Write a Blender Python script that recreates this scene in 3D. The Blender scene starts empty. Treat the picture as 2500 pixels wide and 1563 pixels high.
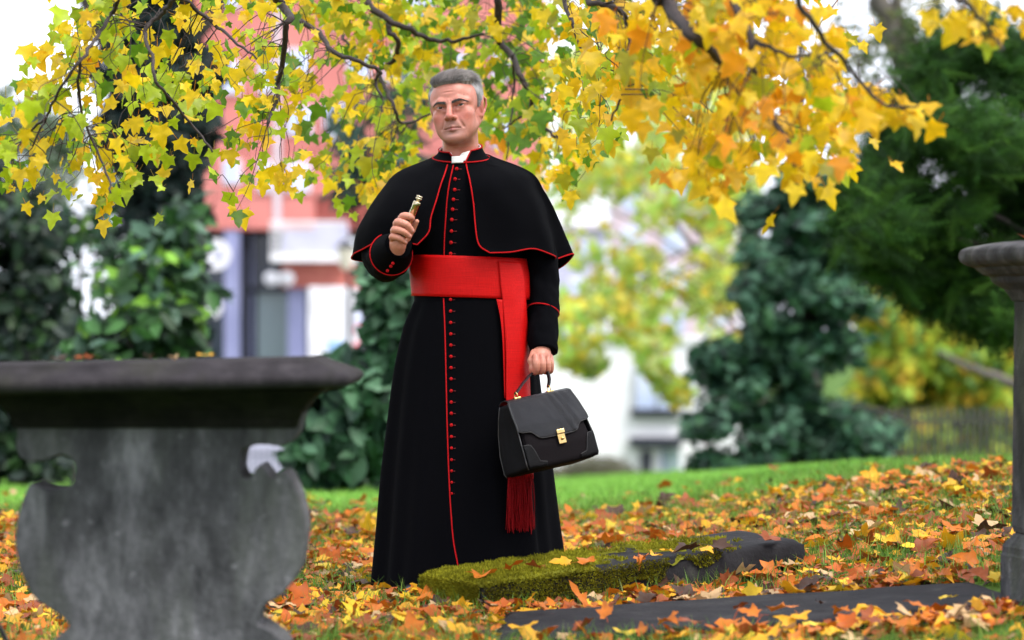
import bpy, math, random
import numpy as np
from mathutils import Vector, Matrix, Euler

# ------------------------------------------------------------------ camera, sky, sun, exposure
scene = bpy.context.scene
COL = scene.collection
FPX = 7292.0            # focal length in pixels of the 2500 px wide photograph (105 mm lens)
CAMZ = 0.92             # photographer is crouching
cam_data = bpy.data.cameras.new('camera')
cam_data.lens = 105.0
cam_data.sensor_width = 36.0
cam_data.clip_start = 0.1
cam_data.clip_end = 3000
cam_data.dof.use_dof = True
cam_data.dof.focus_distance = 9.86
cam_data.dof.aperture_fstop = 2.3
cam_data.dof.aperture_blades = 0
cam = bpy.data.objects.new('camera', cam_data)
cam.location = (0, 0, CAMZ)
cam.rotation_euler = (math.radians(90), 0, 0)
COL.objects.link(cam)
scene.camera = cam

SUN_DIR = Vector((0.42, -0.34, 0.84)).normalized()      # towards the sun
world = bpy.data.worlds.new('World')
scene.world = world
world.use_nodes = True
wn, wl = world.node_tree.nodes, world.node_tree.links
bg = wn['Background']
sky = wn.new('ShaderNodeTexSky')
sky.sky_type = 'NISHITA'
sky.sun_disc = False
sky.sun_elevation = math.asin(SUN_DIR.z)
sky.sun_rotation = math.atan2(SUN_DIR.x, SUN_DIR.y)
sky.air_density = 1.0
sky.dust_density = 6.0
sky.ozone_density = 1.0
hs = wn.new('ShaderNodeHueSaturation')                  # a closed, milky cloud cover
hs.inputs['Saturation'].default_value = 0.28
hs.inputs['Value'].default_value = 1.0
wl.new(sky.outputs[0], hs.inputs['Color'])
cov = wn.new('ShaderNodeMix')                           # even white overcast in front of the clear sky
cov.data_type = 'RGBA'
cov.inputs['Factor'].default_value = 0.80
cov.inputs['B'].default_value = (4.9, 5.1, 5.75, 1)
wl.new(hs.outputs[0], cov.inputs['A'])
wl.new(cov.outputs['Result'], bg.inputs['Color'])
bg.inputs['Strength'].default_value = 0.15

sun_data = bpy.data.lights.new('sun', 'SUN')
sun_data.energy = 1.5
sun_data.angle = math.radians(30)
sun_data.color = (1.0, 0.95, 0.88)
sun = bpy.data.objects.new('sun', sun_data)
sun.rotation_euler = SUN_DIR.to_track_quat('Z', 'Y').to_euler()
COL.objects.link(sun)

vs = scene.view_settings
vs.view_transform = 'Standard'
vs.look = 'None'
vs.exposure = 1.45
vs.gamma = 1.0
vs.use_curve_mapping = False
scene.cycles.use_denoising = True
scene.cycles.max_bounces = 8
scene.cycles.transparent_max_bounces = 8
scene.cycles.use_adaptive_sampling = True
scene.cycles.adaptive_threshold = 0.02

# ------------------------------------------------------------------ helpers
PI = math.pi
R = math.radians

def P(px, py, Y):
    """photo pixel at distance Y -> point of the place"""
    return np.array([(px - 1250.0) / FPX * Y, Y, CAMZ - (py - 781.0) / FPX * Y])

def srgb(r, g, b):
    out = []
    for c in (r, g, b):
        c /= 255.0
        out.append(c / 12.92 if c <= 0.04045 else ((c + 0.055) / 1.055) ** 2.4)
    return tuple(out)

def vnoise(p, seed=0):
    """smooth value noise for arrays (N,2) or (N,3), range about -1..1"""
    p = np.asarray(p, dtype=np.float64)
    if p.shape[-1] == 2:
        p = np.concatenate([p, np.zeros(p.shape[:-1] + (1,))], -1)
    i = np.floor(p).astype(np.int64)
    f = p - i
    f = f * f * (3 - 2 * f)
    def h(a):
        n = (a[..., 0] * 73856093) ^ (a[..., 1] * 19349663) ^ (a[..., 2] * 83492791) ^ (seed * 2654435761)
        n = (n ^ (n >> 13)) * 1274126177
        n = n ^ (n >> 16)
        return (n & 0xffff) / 32767.5 - 1.0
    r = 0
    for dx in (0, 1):
        for dy in (0, 1):
            for dz in (0, 1):
                w = (f[..., 0] if dx else 1 - f[..., 0]) * (f[..., 1] if dy else 1 - f[..., 1]) * (f[..., 2] if dz else 1 - f[..., 2])
                r = r + w * h(i + np.array([dx, dy, dz]))
    return r

def fbm(p, octv=4, seed=0):
    a, s, r = 1.0, 0.0, 0
    p = np.asarray(p, dtype=np.float64)
    for k in range(octv):
        r = r + a * vnoise(p * (2 ** k), seed + k)
        s += a
        a *= 0.5
    return r / s

def link(o, parent=None):
    COL.objects.link(o)
    if parent is not None:
        o.parent = parent
        if parent.type == 'EMPTY':
            o.matrix_parent_inverse = Matrix.Translation(parent.location).inverted()
    return o

def set_props(o, label=None, cat=None, group=None, kind=None):
    if label: o['label'] = label
    if cat: o['category'] = cat
    if group: o['group'] = group
    if kind: o['kind'] = kind
    return o

def thing(name, loc, label, cat, group=None):
    o = bpy.data.objects.new(name, None)
    o.empty_display_size = 0.1
    o.location = [float(v) for v in loc]
    COL.objects.link(o)
    return set_props(o, label, cat, group)

def raw_mesh(name, V, F, mat=None, smooth=True, col=None):
    V = np.ascontiguousarray(np.asarray(V, dtype=np.float32).reshape(-1, 3))
    me = bpy.data.meshes.new(name)
    if isinstance(F, np.ndarray) and F.ndim == 2:
        n, k = F.shape
        me.vertices.add(len(V))
        me.vertices.foreach_set('co', V.ravel())
        me.loops.add(n * k)
        me.loops.foreach_set('vertex_index', np.ascontiguousarray(F, dtype=np.int32).ravel())
        me.polygons.add(n)
        me.polygons.foreach_set('loop_start', np.arange(0, n * k, k, dtype=np.int32))
        me.polygons.foreach_set('loop_total', np.full(n, k, dtype=np.int32))
        me.update(calc_edges=True)
    else:
        me.from_pydata([tuple(map(float, v)) for v in V], [], [tuple(int(i) for i in f) for f in F])
        me.update()
    if smooth:
        me.polygons.foreach_set('use_smooth', np.ones(len(me.polygons), dtype=bool))
    if col is not None:
        a = me.color_attributes.new('Col', 'FLOAT_COLOR', 'POINT')
        c = np.ones((len(V), 4), dtype=np.float32)
        c[:, :3] = np.asarray(col, dtype=np.float32)
        a.data.foreach_set('color', c.ravel())
    if mat is not None:
        me.materials.append(mat)
    return me

def obj(name, V, F, mat, parent=None, smooth=True, col=None, label=None, cat=None, group=None, kind=None):
    o = bpy.data.objects.new(name, raw_mesh(name, V, F, mat, smooth, col))
    link(o, parent)
    return set_props(o, label, cat, group, kind)

class MB:
    """collects simple solids into one mesh"""
    def __init__(s):
        s.V, s.F = [], []
    def add(s, V, F):
        b = len(s.V)
        s.V.extend([tuple(map(float, v)) for v in V])
        s.F.extend([tuple(int(i) + b for i in f) for f in F])
        return s
    def box(s, x0, x1, y0, y1, z0, z1):
        V = [(x, y, z) for z in (z0, z1) for y in (y0, y1) for x in (x0, x1)]
        return s.add(V, [(0, 2, 3, 1), (4, 5, 7, 6), (0, 1, 5, 4), (2, 6, 7, 3), (0, 4, 6, 2), (1, 3, 7, 5)])
    def tube(s, pts, rad, n=8, cap=True):
        V, F = tube_geo(pts, rad, n, cap)
        return s.add(V, F)
    def xf(s, M):
        M = Matrix(M)
        s.V = [tuple(M @ Vector(v)) for v in s.V]
        return s
    def build(s, name, mat, parent=None, smooth=False, bevel=0.0, **kw):
        o = obj(name, s.V, s.F, mat, parent, smooth, **kw)
        if bevel:
            m = o.modifiers.new('bevel', 'BEVEL')
            m.width = bevel
            m.segments = 2
            m.limit_method = 'ANGLE'
        return o

def tube_geo(pts, rad, n=8, cap=True):
    pts = np.asarray(pts, dtype=float)
    k = len(pts)
    rad = np.broadcast_to(np.asarray(rad, dtype=float), (k,))
    T = np.gradient(pts, axis=0)
    T /= np.linalg.norm(T, axis=1, keepdims=True) + 1e-12
    ref = np.array([0, 0, 1.0]) if abs(T[0, 2]) < 0.9 else np.array([1.0, 0, 0])
    nrm = np.cross(T[0], ref); nrm /= np.linalg.norm(nrm)
    V = []
    ang = np.linspace(0, 2 * PI, n, endpoint=False)
    for i in range(k):
        nrm = nrm - T[i] * np.dot(nrm, T[i])
        nrm /= np.linalg.norm(nrm) + 1e-12
        b = np.cross(T[i], nrm)
        for a in ang:
            V.append(pts[i] + rad[i] * (math.cos(a) * nrm + math.sin(a) * b))
    F = [(i * n + j, i * n + (j + 1) % n, (i + 1) * n + (j + 1) % n, (i + 1) * n + j) for i in range(k - 1) for j in range(n)]
    if cap:
        F.append(tuple(range(n))[::-1])
        F.append(tuple((k - 1) * n + j for j in range(n)))
    return V, F

def catmull(pts, m):
    """resample a polyline (K,D) smoothly with m points per span"""
    p = np.asarray(pts, dtype=float)
    q = np.concatenate([[2 * p[0] - p[1]], p, [2 * p[-1] - p[-2]]])
    out = []
    t = np.linspace(0, 1, m, endpoint=False)[:, None]
    for i in range(len(p) - 1):
        a, b, c, d = q[i], q[i + 1], q[i + 2], q[i + 3]
        out.append(0.5 * ((2 * b) + (-a + c) * t + (2 * a - 5 * b + 4 * c - d) * t ** 2 + (-a + 3 * b - 3 * c + d) * t ** 3))
    out.append(p[-1:])
    return np.concatenate(out)

def grid_faces(nu, nv, close_u=False):
    """grid stored [u][v]"""
    u = np.arange(nu if close_u else nu - 1)
    v = np.arange(nv - 1)
    U, W = np.meshgrid(u, v, indexing='ij')
    U, W = U.ravel(), W.ravel()
    U2 = (U + 1) % nu
    return np.stack([U * nv + W, U2 * nv + W, U2 * nv + W + 1, U * nv + W + 1], 1)

def patch(ctrl, mu, mv):
    """control net (A,B,3) -> smooth net"""
    c = np.asarray(ctrl, dtype=float)
    a = np.stack([catmull(c[:, j], mu) for j in range(c.shape[1])], 1)
    return np.stack([catmull(a[i], mv) for i in range(a.shape[0])], 0)

def lathe_geo(prof, n=32, center=(0, 0), square=False, rot=0.0):
    """profile (r,z) swept round a vertical axis; square=True sweeps a square plan"""
    V = []
    if square:
        n = 4
    for r, z in prof:
        for k in range(n):
            a = 2 * PI * k / n + rot + (PI / 4 if square else 0)
            rr = r * (math.sqrt(2) if square else 1)
            V.append((center[0] + rr * math.cos(a), center[1] + rr * math.sin(a), z))
    m = len(prof)
    F = [(i * n + j, i * n + (j + 1) % n, (i + 1) * n + (j + 1) % n, (i + 1) * n + j) for i in range(m - 1) for j in range(n)]
    F.append(tuple(range(n))[::-1])
    F.append(tuple((m - 1) * n + j for j in range(n)))
    return V, F

# ------------------------------------------------------------------ materials
MATS = {}
def nt(name):
    m = bpy.data.materials.new(name)
    m.use_nodes = True
    return m, m.node_tree.nodes, m.node_tree.links, m.node_tree.nodes['Principled BSDF']

def pm(name, base, rough=0.6, base2=None, scale=8.0, stretch=(1, 1, 1), bump=0.0, bscale=None, spec=0.5, metal=0.0,
       detail=6, lo=0.35, hi=0.65, sheen=0.0, coat=0.0, third=None, tscale=2.0, tlo=0.5, thi=0.62):
    """principled material with noise between two (or three) real colours and a fine relief"""
    m, n, l, b = nt(name)
    b.inputs['Roughness'].default_value = rough
    b.inputs['Metallic'].default_value = metal
    b.inputs['Specular IOR Level'].default_value = spec
    if sheen:
        b.inputs['Sheen Weight'].default_value = sheen
    if coat:
        b.inputs['Coat Weight'].default_value = coat
    tc = n.new('ShaderNodeTexCoord')
    mp = n.new('ShaderNodeMapping')
    mp.inputs['Scale'].default_value = stretch
    l.new(tc.outputs['Object'], mp.inputs['Vector'])
    if base2 is None:
        base2 = tuple(c * 0.8 for c in base)
    tx = n.new('ShaderNodeTexNoise')
    tx.inputs['Scale'].default_value = scale
    tx.inputs['Detail'].default_value = detail
    l.new(mp.outputs[0], tx.inputs['Vector'])
    cr = n.new('ShaderNodeValToRGB')
    cr.color_ramp.elements[0].position = lo
    cr.color_ramp.elements[0].color = (*base, 1)
    cr.color_ramp.elements[1].position = hi
    cr.color_ramp.elements[1].color = (*base2, 1)
    l.new(tx.outputs['Fac'], cr.inputs['Fac'])
    out = cr.outputs['Color']
    if third is not None:
        t2 = n.new('ShaderNodeTexNoise')
        t2.inputs['Scale'].default_value = tscale
        t2.inputs['Detail'].default_value = 7
        l.new(mp.outputs[0], t2.inputs['Vector'])
        mr = n.new('ShaderNodeMapRange')
        mr.inputs['From Min'].default_value = tlo
        mr.inputs['From Max'].default_value = thi
        l.new(t2.outputs['Fac'], mr.inputs['Value'])
        mx = n.new('ShaderNodeMix')
        mx.data_type = 'RGBA'
        l.new(mr.outputs[0], mx.inputs['Factor'])
        l.new(out, mx.inputs['A'])
        mx.inputs['B'].default_value = (*third, 1)
        out = mx.outputs['Result']
    l.new(out, b.inputs['Base Color'])
    if bump:
        tb = n.new('ShaderNodeTexNoise')
        tb.inputs['Scale'].default_value = bscale or scale * 4
        tb.inputs['Detail'].default_value = 8
        l.new(mp.outputs[0], tb.inputs['Vector'])
        bp = n.new('ShaderNodeBump')
        bp.inputs['Strength'].default_value = bump
        bp.inputs['Distance'].default_value = 0.01
        l.new(tb.outputs['Fac'], bp.inputs['Height'])
        l.new(bp.outputs[0], b.inputs['Normal'])
    MATS[name] = m
    return m

def leaf_mat(name, trans=0.4, rough=0.45, spec=0.4, vary=0.25, vscale=30):
    """leaf tissue: colour attribute, veins of noise, light passes through"""
    m, n, l, b = nt(name)
    at = n.new('ShaderNodeAttribute'); at.attribute_name = 'Col'
    tc = n.new('ShaderNodeTexCoord')
    tx = n.new('ShaderNodeTexNoise'); tx.inputs['Scale'].default_value = vscale
    l.new(tc.outputs['Object'], tx.inputs['Vector'])
    mr = n.new('ShaderNodeMapRange')
    mr.inputs['To Min'].default_value = 1 - vary; mr.inputs['To Max'].default_value = 1 + vary
    l.new(tx.outputs['Fac'], mr.inputs['Value'])
    mu = n.new('ShaderNodeVectorMath'); mu.operation = 'SCALE'
    l.new(at.outputs['Color'], mu.inputs[0]); l.new(mr.outputs[0], mu.inputs['Scale'])
    l.new(mu.outputs[0], b.inputs['Base Color'])
    b.inputs['Roughness'].default_value = rough
    b.inputs['Specular IOR Level'].default_value = spec
    tr = n.new('ShaderNodeBsdfTranslucent')
    l.new(mu.outputs[0], tr.inputs['Color'])
    mx = n.new('ShaderNodeMixShader'); mx.inputs['Fac'].default_value = trans
    l.new(b.outputs[0], mx.inputs[1]); l.new(tr.outputs[0], mx.inputs[2])
    l.new(mx.outputs[0], n['Material Output'].inputs['Surface'])
    MATS[name] = m
    return m

# ------------------------------------------------------------------ the lie of the land
def ground_z(x, y):
    x = np.asarray(x, dtype=float); y = np.asarray(y, dtype=float)
    s = np.clip((x - 0.15) / 1.9, 0, 3)
    rise = 0.235 * s ** 1.15
    rise = np.where(s > 1, 0.235 + 0.03 * (s - 1), rise)
    rise = rise * np.clip((y - 4.0) / 6.0, 0.35, 1)
    near = 0.018 * np.clip((y - 9.5) / 3.5, 0, 1)
    d1 = np.clip(y - 13.0, 0, 17)
    d2 = np.clip(y - 30.0, 0, 80)
    fall = -0.047 * (d1 - 1.4 * (1 - np.exp(-d1 / 1.4))) - 0.0585 * d2
    fade = np.clip(1 - (y - 13) / 25, 0.45, 1)
    lump = 0.012 * vnoise(np.stack([x * 1.3, y * 1.3], -1), 3) + 0.006 * vnoise(np.stack([x * 4, y * 4], -1), 5)
    return rise * fade + near + fall + lump * np.clip((30 - y) / 15, 0, 1)
# ------------------------------------------------------------------ ground
rngg = np.random.default_rng(5)
def ground_mat():
    m, n, l, b = nt('churchyard_turf')
    tc = n.new('ShaderNodeTexCoord')
    t1 = n.new('ShaderNodeTexNoise'); t1.inputs['Scale'].default_value = 1.6; t1.inputs['Detail'].default_value = 8
    t2 = n.new('ShaderNodeTexNoise'); t2.inputs['Scale'].default_value = 60; t2.inputs['Detail'].default_value = 5
    l.new(tc.outputs['Object'], t1.inputs['Vector']); l.new(tc.outputs['Object'], t2.inputs['Vector'])
    c1 = n.new('ShaderNodeValToRGB')
    c1.color_ramp.elements[0].color = (0.045, 0.10, 0.018, 1); c1.color_ramp.elements[0].position = .35
    c1.color_ramp.elements[1].color = (0.085, 0.17, 0.030, 1); c1.color_ramp.elements[1].position = .65
    c2 = n.new('ShaderNodeValToRGB')
    c2.color_ramp.elements[0].color = (.35, .3, .25, 1); c2.color_ramp.elements[1].color = (1.3, 1.25, 1.1, 1)
    l.new(t1.outputs['Fac'], c1.inputs['Fac']); l.new(t2.outputs['Fac'], c2.inputs['Fac'])
    mx = n.new('ShaderNodeMix'); mx.data_type = 'RGBA'; mx.blend_type = 'MULTIPLY'; mx.inputs['Factor'].default_value = .8
    l.new(c1.outputs[0], mx.inputs['A']); l.new(c2.outputs[0], mx.inputs['B'])
    l.new(mx.outputs['Result'], b.inputs['Base Color'])
    b.inputs['Roughness'].default_value = .95
    b.inputs['Specular IOR Level'].default_value = .1
    bp = n.new('ShaderNodeBump'); bp.inputs['Strength'].default_value = .7; bp.inputs['Distance'].default_value = .02
    l.new(t2.outputs['Fac'], bp.inputs['Height']); l.new(bp.outputs[0], b.inputs['Normal'])
    return m
M_turf = ground_mat()
gx = np.concatenate([np.linspace(-300, -12, 40), np.linspace(-11.5, -3, 30), np.linspace(-2.9, 3.6, 110), np.linspace(4, 12, 28), np.linspace(13, 300, 40)])
gy = np.concatenate([np.linspace(-40, 5, 14), np.linspace(5.3, 15, 150), np.linspace(15.3, 40, 70), np.linspace(41, 120, 50), np.linspace(125, 900, 30)])
GX, GY = np.meshgrid(gx, gy, indexing='ij')
V = np.stack([GX, GY, ground_z(GX, GY)], -1)
obj('ground', V.reshape(-1, 3), grid_faces(len(gx), len(gy)), M_turf, kind='structure')

# a street with pavement and kerb beyond the churchyard
M_asph = pm('asphalt', (0.05, 0.05, 0.055), .9, (0.065, 0.065, 0.07), scale=3, bump=.2)
M_pave = pm('pavement_slabs', (0.30, 0.29, 0.30), .9, (0.24, 0.24, 0.25), scale=2)
M_kerb = pm('kerb_granite', (0.33, 0.33, 0.34), .85, scale=20)
def strip(name, x0, x1, y0, y1, lift, mat, nx=24, ny=8):
    xs, ys = np.linspace(x0, x1, nx), np.linspace(y0, y1, ny)
    A, B = np.meshgrid(xs, ys, indexing='ij')
    V = np.stack([A, B, ground_z(A, B) + lift], -1)
    return obj(name, V.reshape(-1, 3), grid_faces(nx, ny), mat, kind='structure')
strip('road', -80, 80, 56, 64, .03, M_asph)
strip('pavement', -80, 80, 64.3, 72, .15, M_pave)
xs = np.linspace(-80, 80, 24); kz = ground_z(xs, xs * 0 + 64.15)
V, F = [], []
for x, z in zip(xs, kz):
    V += [(x, 64.0, z - .1), (x, 64.0, z + .16), (x, 64.3, z + .16), (x, 64.3, z - .1)]
F = [(i * 4 + j, i * 4 + (j + 1) % 4, i * 4 + 4 + (j + 1) % 4, i * 4 + 4 + j) for i in range(23) for j in range(4)]
obj('kerb', V, F, M_kerb, None, False, kind='structure')

# ------------------------------------------------------------------ leaf outlines
def maple_outline():
    """five pointed lobes with shallow teeth, stalk at the origin, tip up +y, about 1 unit wide"""
    half = [(0.0, 0.0), (0.16, -0.05), (0.37, -0.12), (0.31, 0.07), (0.41, 0.17), (0.54, 0.40), (0.35, 0.42), (0.23, 0.48), (0.18, 0.71), (0.0, 1.0)]
    return half
def maple_mesh(name, mat, col, rng, curl=0.1, fold=0.15, stalk=True, k=1.0):
    """one leaf as its own mesh: two half blades folded along the midrib, lobes curled"""
    h = maple_outline()
    V = [(0, 0, 0), (0, .30, 0), (0, .62, 0), (0, 1.0, 0)]
    F = []
    for s in (1, -1):
        b = len(V)
        pts = h[1:-1]
        V += [(s * x * k, y, 0) for x, y in pts]
        idx = [b + i for i in range(len(pts))]
        fan = [(0, idx[0], idx[2]), (idx[0], idx[1], idx[2]), (0, idx[2], 1), (1, idx[2], idx[3]), (idx[3], idx[4], idx[5]), (1, idx[3], idx[5]), (1, idx[5], idx[6]), (1, idx[6], 2), (2, idx[6], idx[7]), (2, idx[7], 3)]
        F += [f if s == 1 else f[::-1] for f in fan]
    V = np.array(V, dtype=float)
    V[:, 1] -= 0.0
    r = np.hypot(V[:, 0], V[:, 1] - .3)
    ph = rng.uniform(0, 2 * PI)
    an = np.arctan2(V[:, 1] - .3, V[:, 0])
    V[:, 2] = fold * np.abs(V[:, 0]) - curl * r ** 2 * (1 + .8 * np.sin(2 * an + ph)) + .05 * np.sin(5 * an + ph) + rng.uniform(-.025, .025, len(V))
    C = np.tile(np.array(col, dtype=float), (len(V), 1))
    C *= (1 + rng.uniform(-.18, .18, (len(V), 1)))
    if stalk:
        b = len(V)
        V = np.concatenate([V, [(-.012, 0, 0), (.012, 0, 0), (.03 + .01, -.5, .10), (.03 - .01, -.5, .10)]])
        F.append((b, b + 1, b + 2, b + 3)) if False else F.extend([(b, b + 1, b + 2), (b, b + 2, b + 3)])
        C = np.concatenate([C, np.tile(np.array(col) * np.array([.8, .45, .4]), (4, 1))])
    return V, np.array(F), C

def rot_frames(rng, n, normal, spin=None):
    """rotation matrices whose z axis is `normal` (N,3) with random spin"""
    z = normal / (np.linalg.norm(normal, axis=1, keepdims=True) + 1e-9)
    r = rng.normal(size=(n, 3)) if spin is None else spin
    x = np.cross(r, z); x /= np.linalg.norm(x, axis=1, keepdims=True) + 1e-9
    y = np.cross(z, x)
    return np.stack([x, y, z], 2)

def scatter(T, pos, rot, size, tint):
    """joined copies of a template (V,F,C)"""
    tv, tf, tc = T
    n, k = len(pos), len(tv)
    V = np.einsum('nij,kj->nki', rot, tv) * size[:, None, None] + pos[:, None, :]
    F = (tf[None] + (np.arange(n) * k)[:, None, None]).reshape(-1, tf.shape[1])
    C = (tc[None] * tint[:, None, :]).reshape(-1, 3)
    return V.reshape(-1, 3), F, C

def join(parts):
    Vs, Fs, Cs, b = [], [], [], 0
    for V, F, C in parts:
        Vs.append(V); Fs.append(F + b); Cs.append(C); b += len(V)
    return np.concatenate(Vs), np.concatenate(Fs), np.concatenate(Cs)

# ------------------------------------------------------------------ stone slabs lying in the grass
M_slab = pm('dark_slate_slab', (0.009, 0.0085, 0.010), .8, (0.018, 0.017, 0.019), scale=9, bump=.5, bscale=50, spec=.12, third=(0.035, 0.035, 0.032), tscale=9, tlo=.62, thi=.74)
M_moss = leaf_mat('moss', .15, .95, .1, .35, 40)
def slab(name, corners, top_z, thick, label, seed, mat=M_slab):
    """worn slab: corners are four (x, y, z of top edge), counter-clockwise"""
    c = np.array(corners, dtype=float)
    n = 46
    u = np.linspace(0, 1, n)
    U, W = np.meshgrid(u, u, indexing='ij')
    top = ((1 - U) * (1 - W))[..., None] * c[0] + (U * (1 - W))[..., None] * c[1] + (U * W)[..., None] * c[2] + ((1 - U) * W)[..., None] * c[3]
    e = np.minimum(np.minimum(U, 1 - U) * np.linalg.norm(c[1] - c[0]), np.minimum(W, 1 - W) * np.linalg.norm(c[3] - c[0]))
    top[..., 2] -= 0.018 * np.exp(-e / 0.012)
    top[..., 2] += 0.004 * fbm(top[..., :2] * 9, 3, seed)
    top[..., :2] += (0.006 * vnoise(top[..., :2].reshape(-1, 2) * 14, seed + 3)).reshape(n, n)[..., None] * (e < .01)[..., None]
    V = top.reshape(-1, 3); F = [tuple(f) for f in grid_faces(n, n)]
    ring = [i * n for i in range(n)] + [(n - 1) * n + j for j in range(1, n)] + [i * n + n - 1 for i in range(n - 2, -1, -1)] + [j for j in range(n - 2, 0, -1)]
    b = len(V); low = V[ring] - np.array([0, 0, thick])
    low2 = V[ring] - np.array([0, 0, thick * .45]) + 0.004 * rngg.normal(size=(len(ring), 3))
    V = np.concatenate([V, low2, low])
    m = len(ring)
    for q in range(m):
        F.append((ring[q], b + q, b + (q + 1) % m, ring[(q + 1) % m]))
        F.append((b + q, b + m + q, b + m + (q + 1) % m, b + (q + 1) % m))
    t = thing(name, c.mean(0) - np.array([0, 0, thick]), label, 'grave slab', 'ledger slabs sunk in the grass')
    obj('stone', V, F, mat, t)
    return t, c
def surf_pt(px, py, lift):
    """ground point under a photo pixel, lifted"""
    Y = 9.5
    for _ in range(30):
        x = (px - 1250) / FPX * Y
        z = float(ground_z(x, Y)) + lift
        Y = 0.5 * Y + 0.5 * min(14, (CAMZ - z) * FPX / (py - 781.0))
    return np.array([(px - 1250) / FPX * Y, Y, z])
TH = .105
A = surf_pt(1178, 1508, 0) + np.array([0, 0, TH]); Bc = surf_pt(1964, 1400, 0) + np.array([0, 0, TH * .80])
D_ = surf_pt(1034, 1482, 0) + np.array([0, 0, TH])
Cc = D_ + (Bc - A) * 1.0 + np.array([0.02, .06, 0.0]); Bc[2] += .030; Cc[2] = Bc[2] + .004
A[2] = float(ground_z(A[0], A[1])) + TH
slab1, c1 = slab('mossy_slab', [A, Bc, Cc, D_], 0, TH + .05, 'thick moss covered grave slab at the hem of the black cassock', 3)
def quad_pt(c, u, w):
    return ((1 - u) * (1 - w))[:, None] * c[0] + (u * (1 - w))[:, None] * c[1] + (u * w)[:, None] * c[2] + ((1 - u) * w)[:, None] * c[3]
# moss: hummocks and thousands of tiny shoots
n = 26000
u = rngg.uniform(-.004, 1, n) ** 1.25; w = rngg.uniform(-.01, 1.005, n)
p = quad_pt(c1, u, w)
cover = 0.60 - u + 0.28 * vnoise(p[:, :2] * 6, 4) + .26 * vnoise(p[:, :2] * 20, 6)
ok = cover > 0
p, u, w = p[ok], u[ok], w[ok]
hum = 0.010 + 0.010 * vnoise(p[:, :2] * 28, 9)
p[:, 2] += hum * .7 - 0.012 * np.exp(-np.minimum(w, u * 2) / .03)
m = 9000                                                             # over the front and the left end
uu = rngg.uniform(0, .75, m); hh = rngg.uniform(0, 1, m)
pf = quad_pt(c1, uu, np.full(m, -.008)); pf[:, 2] -= hh * TH * .95
okf = (0.60 - uu + .5 * vnoise(pf * 9, 14) - .45 * hh) > 0
pe = quad_pt(c1, np.full(m, -.008), rngg.uniform(0, 1, m)); pe[:, 2] -= rngg.uniform(0, 1, m) * TH
p = np.concatenate([p, pf[okf], pe])
nn = np.concatenate([np.tile([0, -.15, 1.0], (ok.sum(), 1)), np.tile([0, -1.0, .35], (okf.sum(), 1)), np.tile([-.8, -.5, .35], (m, 1))])
dirv = nn + rngg.normal(0, .45, p.shape); dirv /= np.linalg.norm(dirv, axis=1, keepdims=True)
L = rngg.uniform(.006, .015, len(p))
sd = np.cross(dirv, rngg.normal(size=p.shape)); sd /= np.linalg.norm(sd, axis=1, keepdims=True)
wd = rngg.uniform(.0014, .003, len(p))[:, None]
V = np.stack([p - sd * wd, p + sd * wd, p + dirv * L[:, None]], 1).reshape(-1, 3)
tone = rngg.uniform(.6, 1.25, (len(p), 1)) * (1 + .45 * vnoise(p * 16, 22))[:, None]
Cm = np.repeat(np.array([0.22, 0.21, 0.014]) * tone, 3, 0)
obj('moss', V, np.arange(len(V)).reshape(-1, 3), M_moss, slab1, False, Cm, kind='stuff')
# a moss cushion below the shoots
nu, nw = 60, 30
U, W_ = np.meshgrid(np.linspace(-.004, .66, nu), np.linspace(-.012, 1, nw), indexing='ij')
q = quad_pt(c1, U.ravel(), W_.ravel())
cv = 0.60 - U.ravel() + 0.28 * vnoise(q[:, :2] * 6, 4) + .26 * vnoise(q[:, :2] * 20, 6)
q[:, 2] += np.clip(cv * .30, -.035, .006) + .004 * vnoise(q[:, :2] * 28, 9) - .016 * np.exp(-np.minimum(W_.ravel() + .012, (U.ravel() + .004) * 2) / .02)
obj('moss_cushion', q, grid_faces(nu, nw), M_moss, slab1, True, np.tile([0.14, 0.14, 0.014], (len(q), 1)) * (1 + .4 * vnoise(q * 30, 5))[:, None])

A2 = surf_pt(1196, 1548, 0) + np.array([0, 0, .045]); D2 = surf_pt(1224, 1522, 0) + np.array([0, 0, .045])
B2 = np.array([1.52, 8.30, float(ground_z(1.52, 8.30)) + .012]); C2 = np.array([1.40, 9.02, float(ground_z(1.40, 9.02)) + .012])
A2[:2] = (-.06, 8.18); A2[2] = .04
D2[:2] = (-.035, 8.98); D2[2] = .045
slab2, c2 = slab('flat_slab', [A2, B2, C2, D2], 0, .12, 'flat dark slate grave slab in the right foreground, scattered with fallen leaves', 8)
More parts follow.
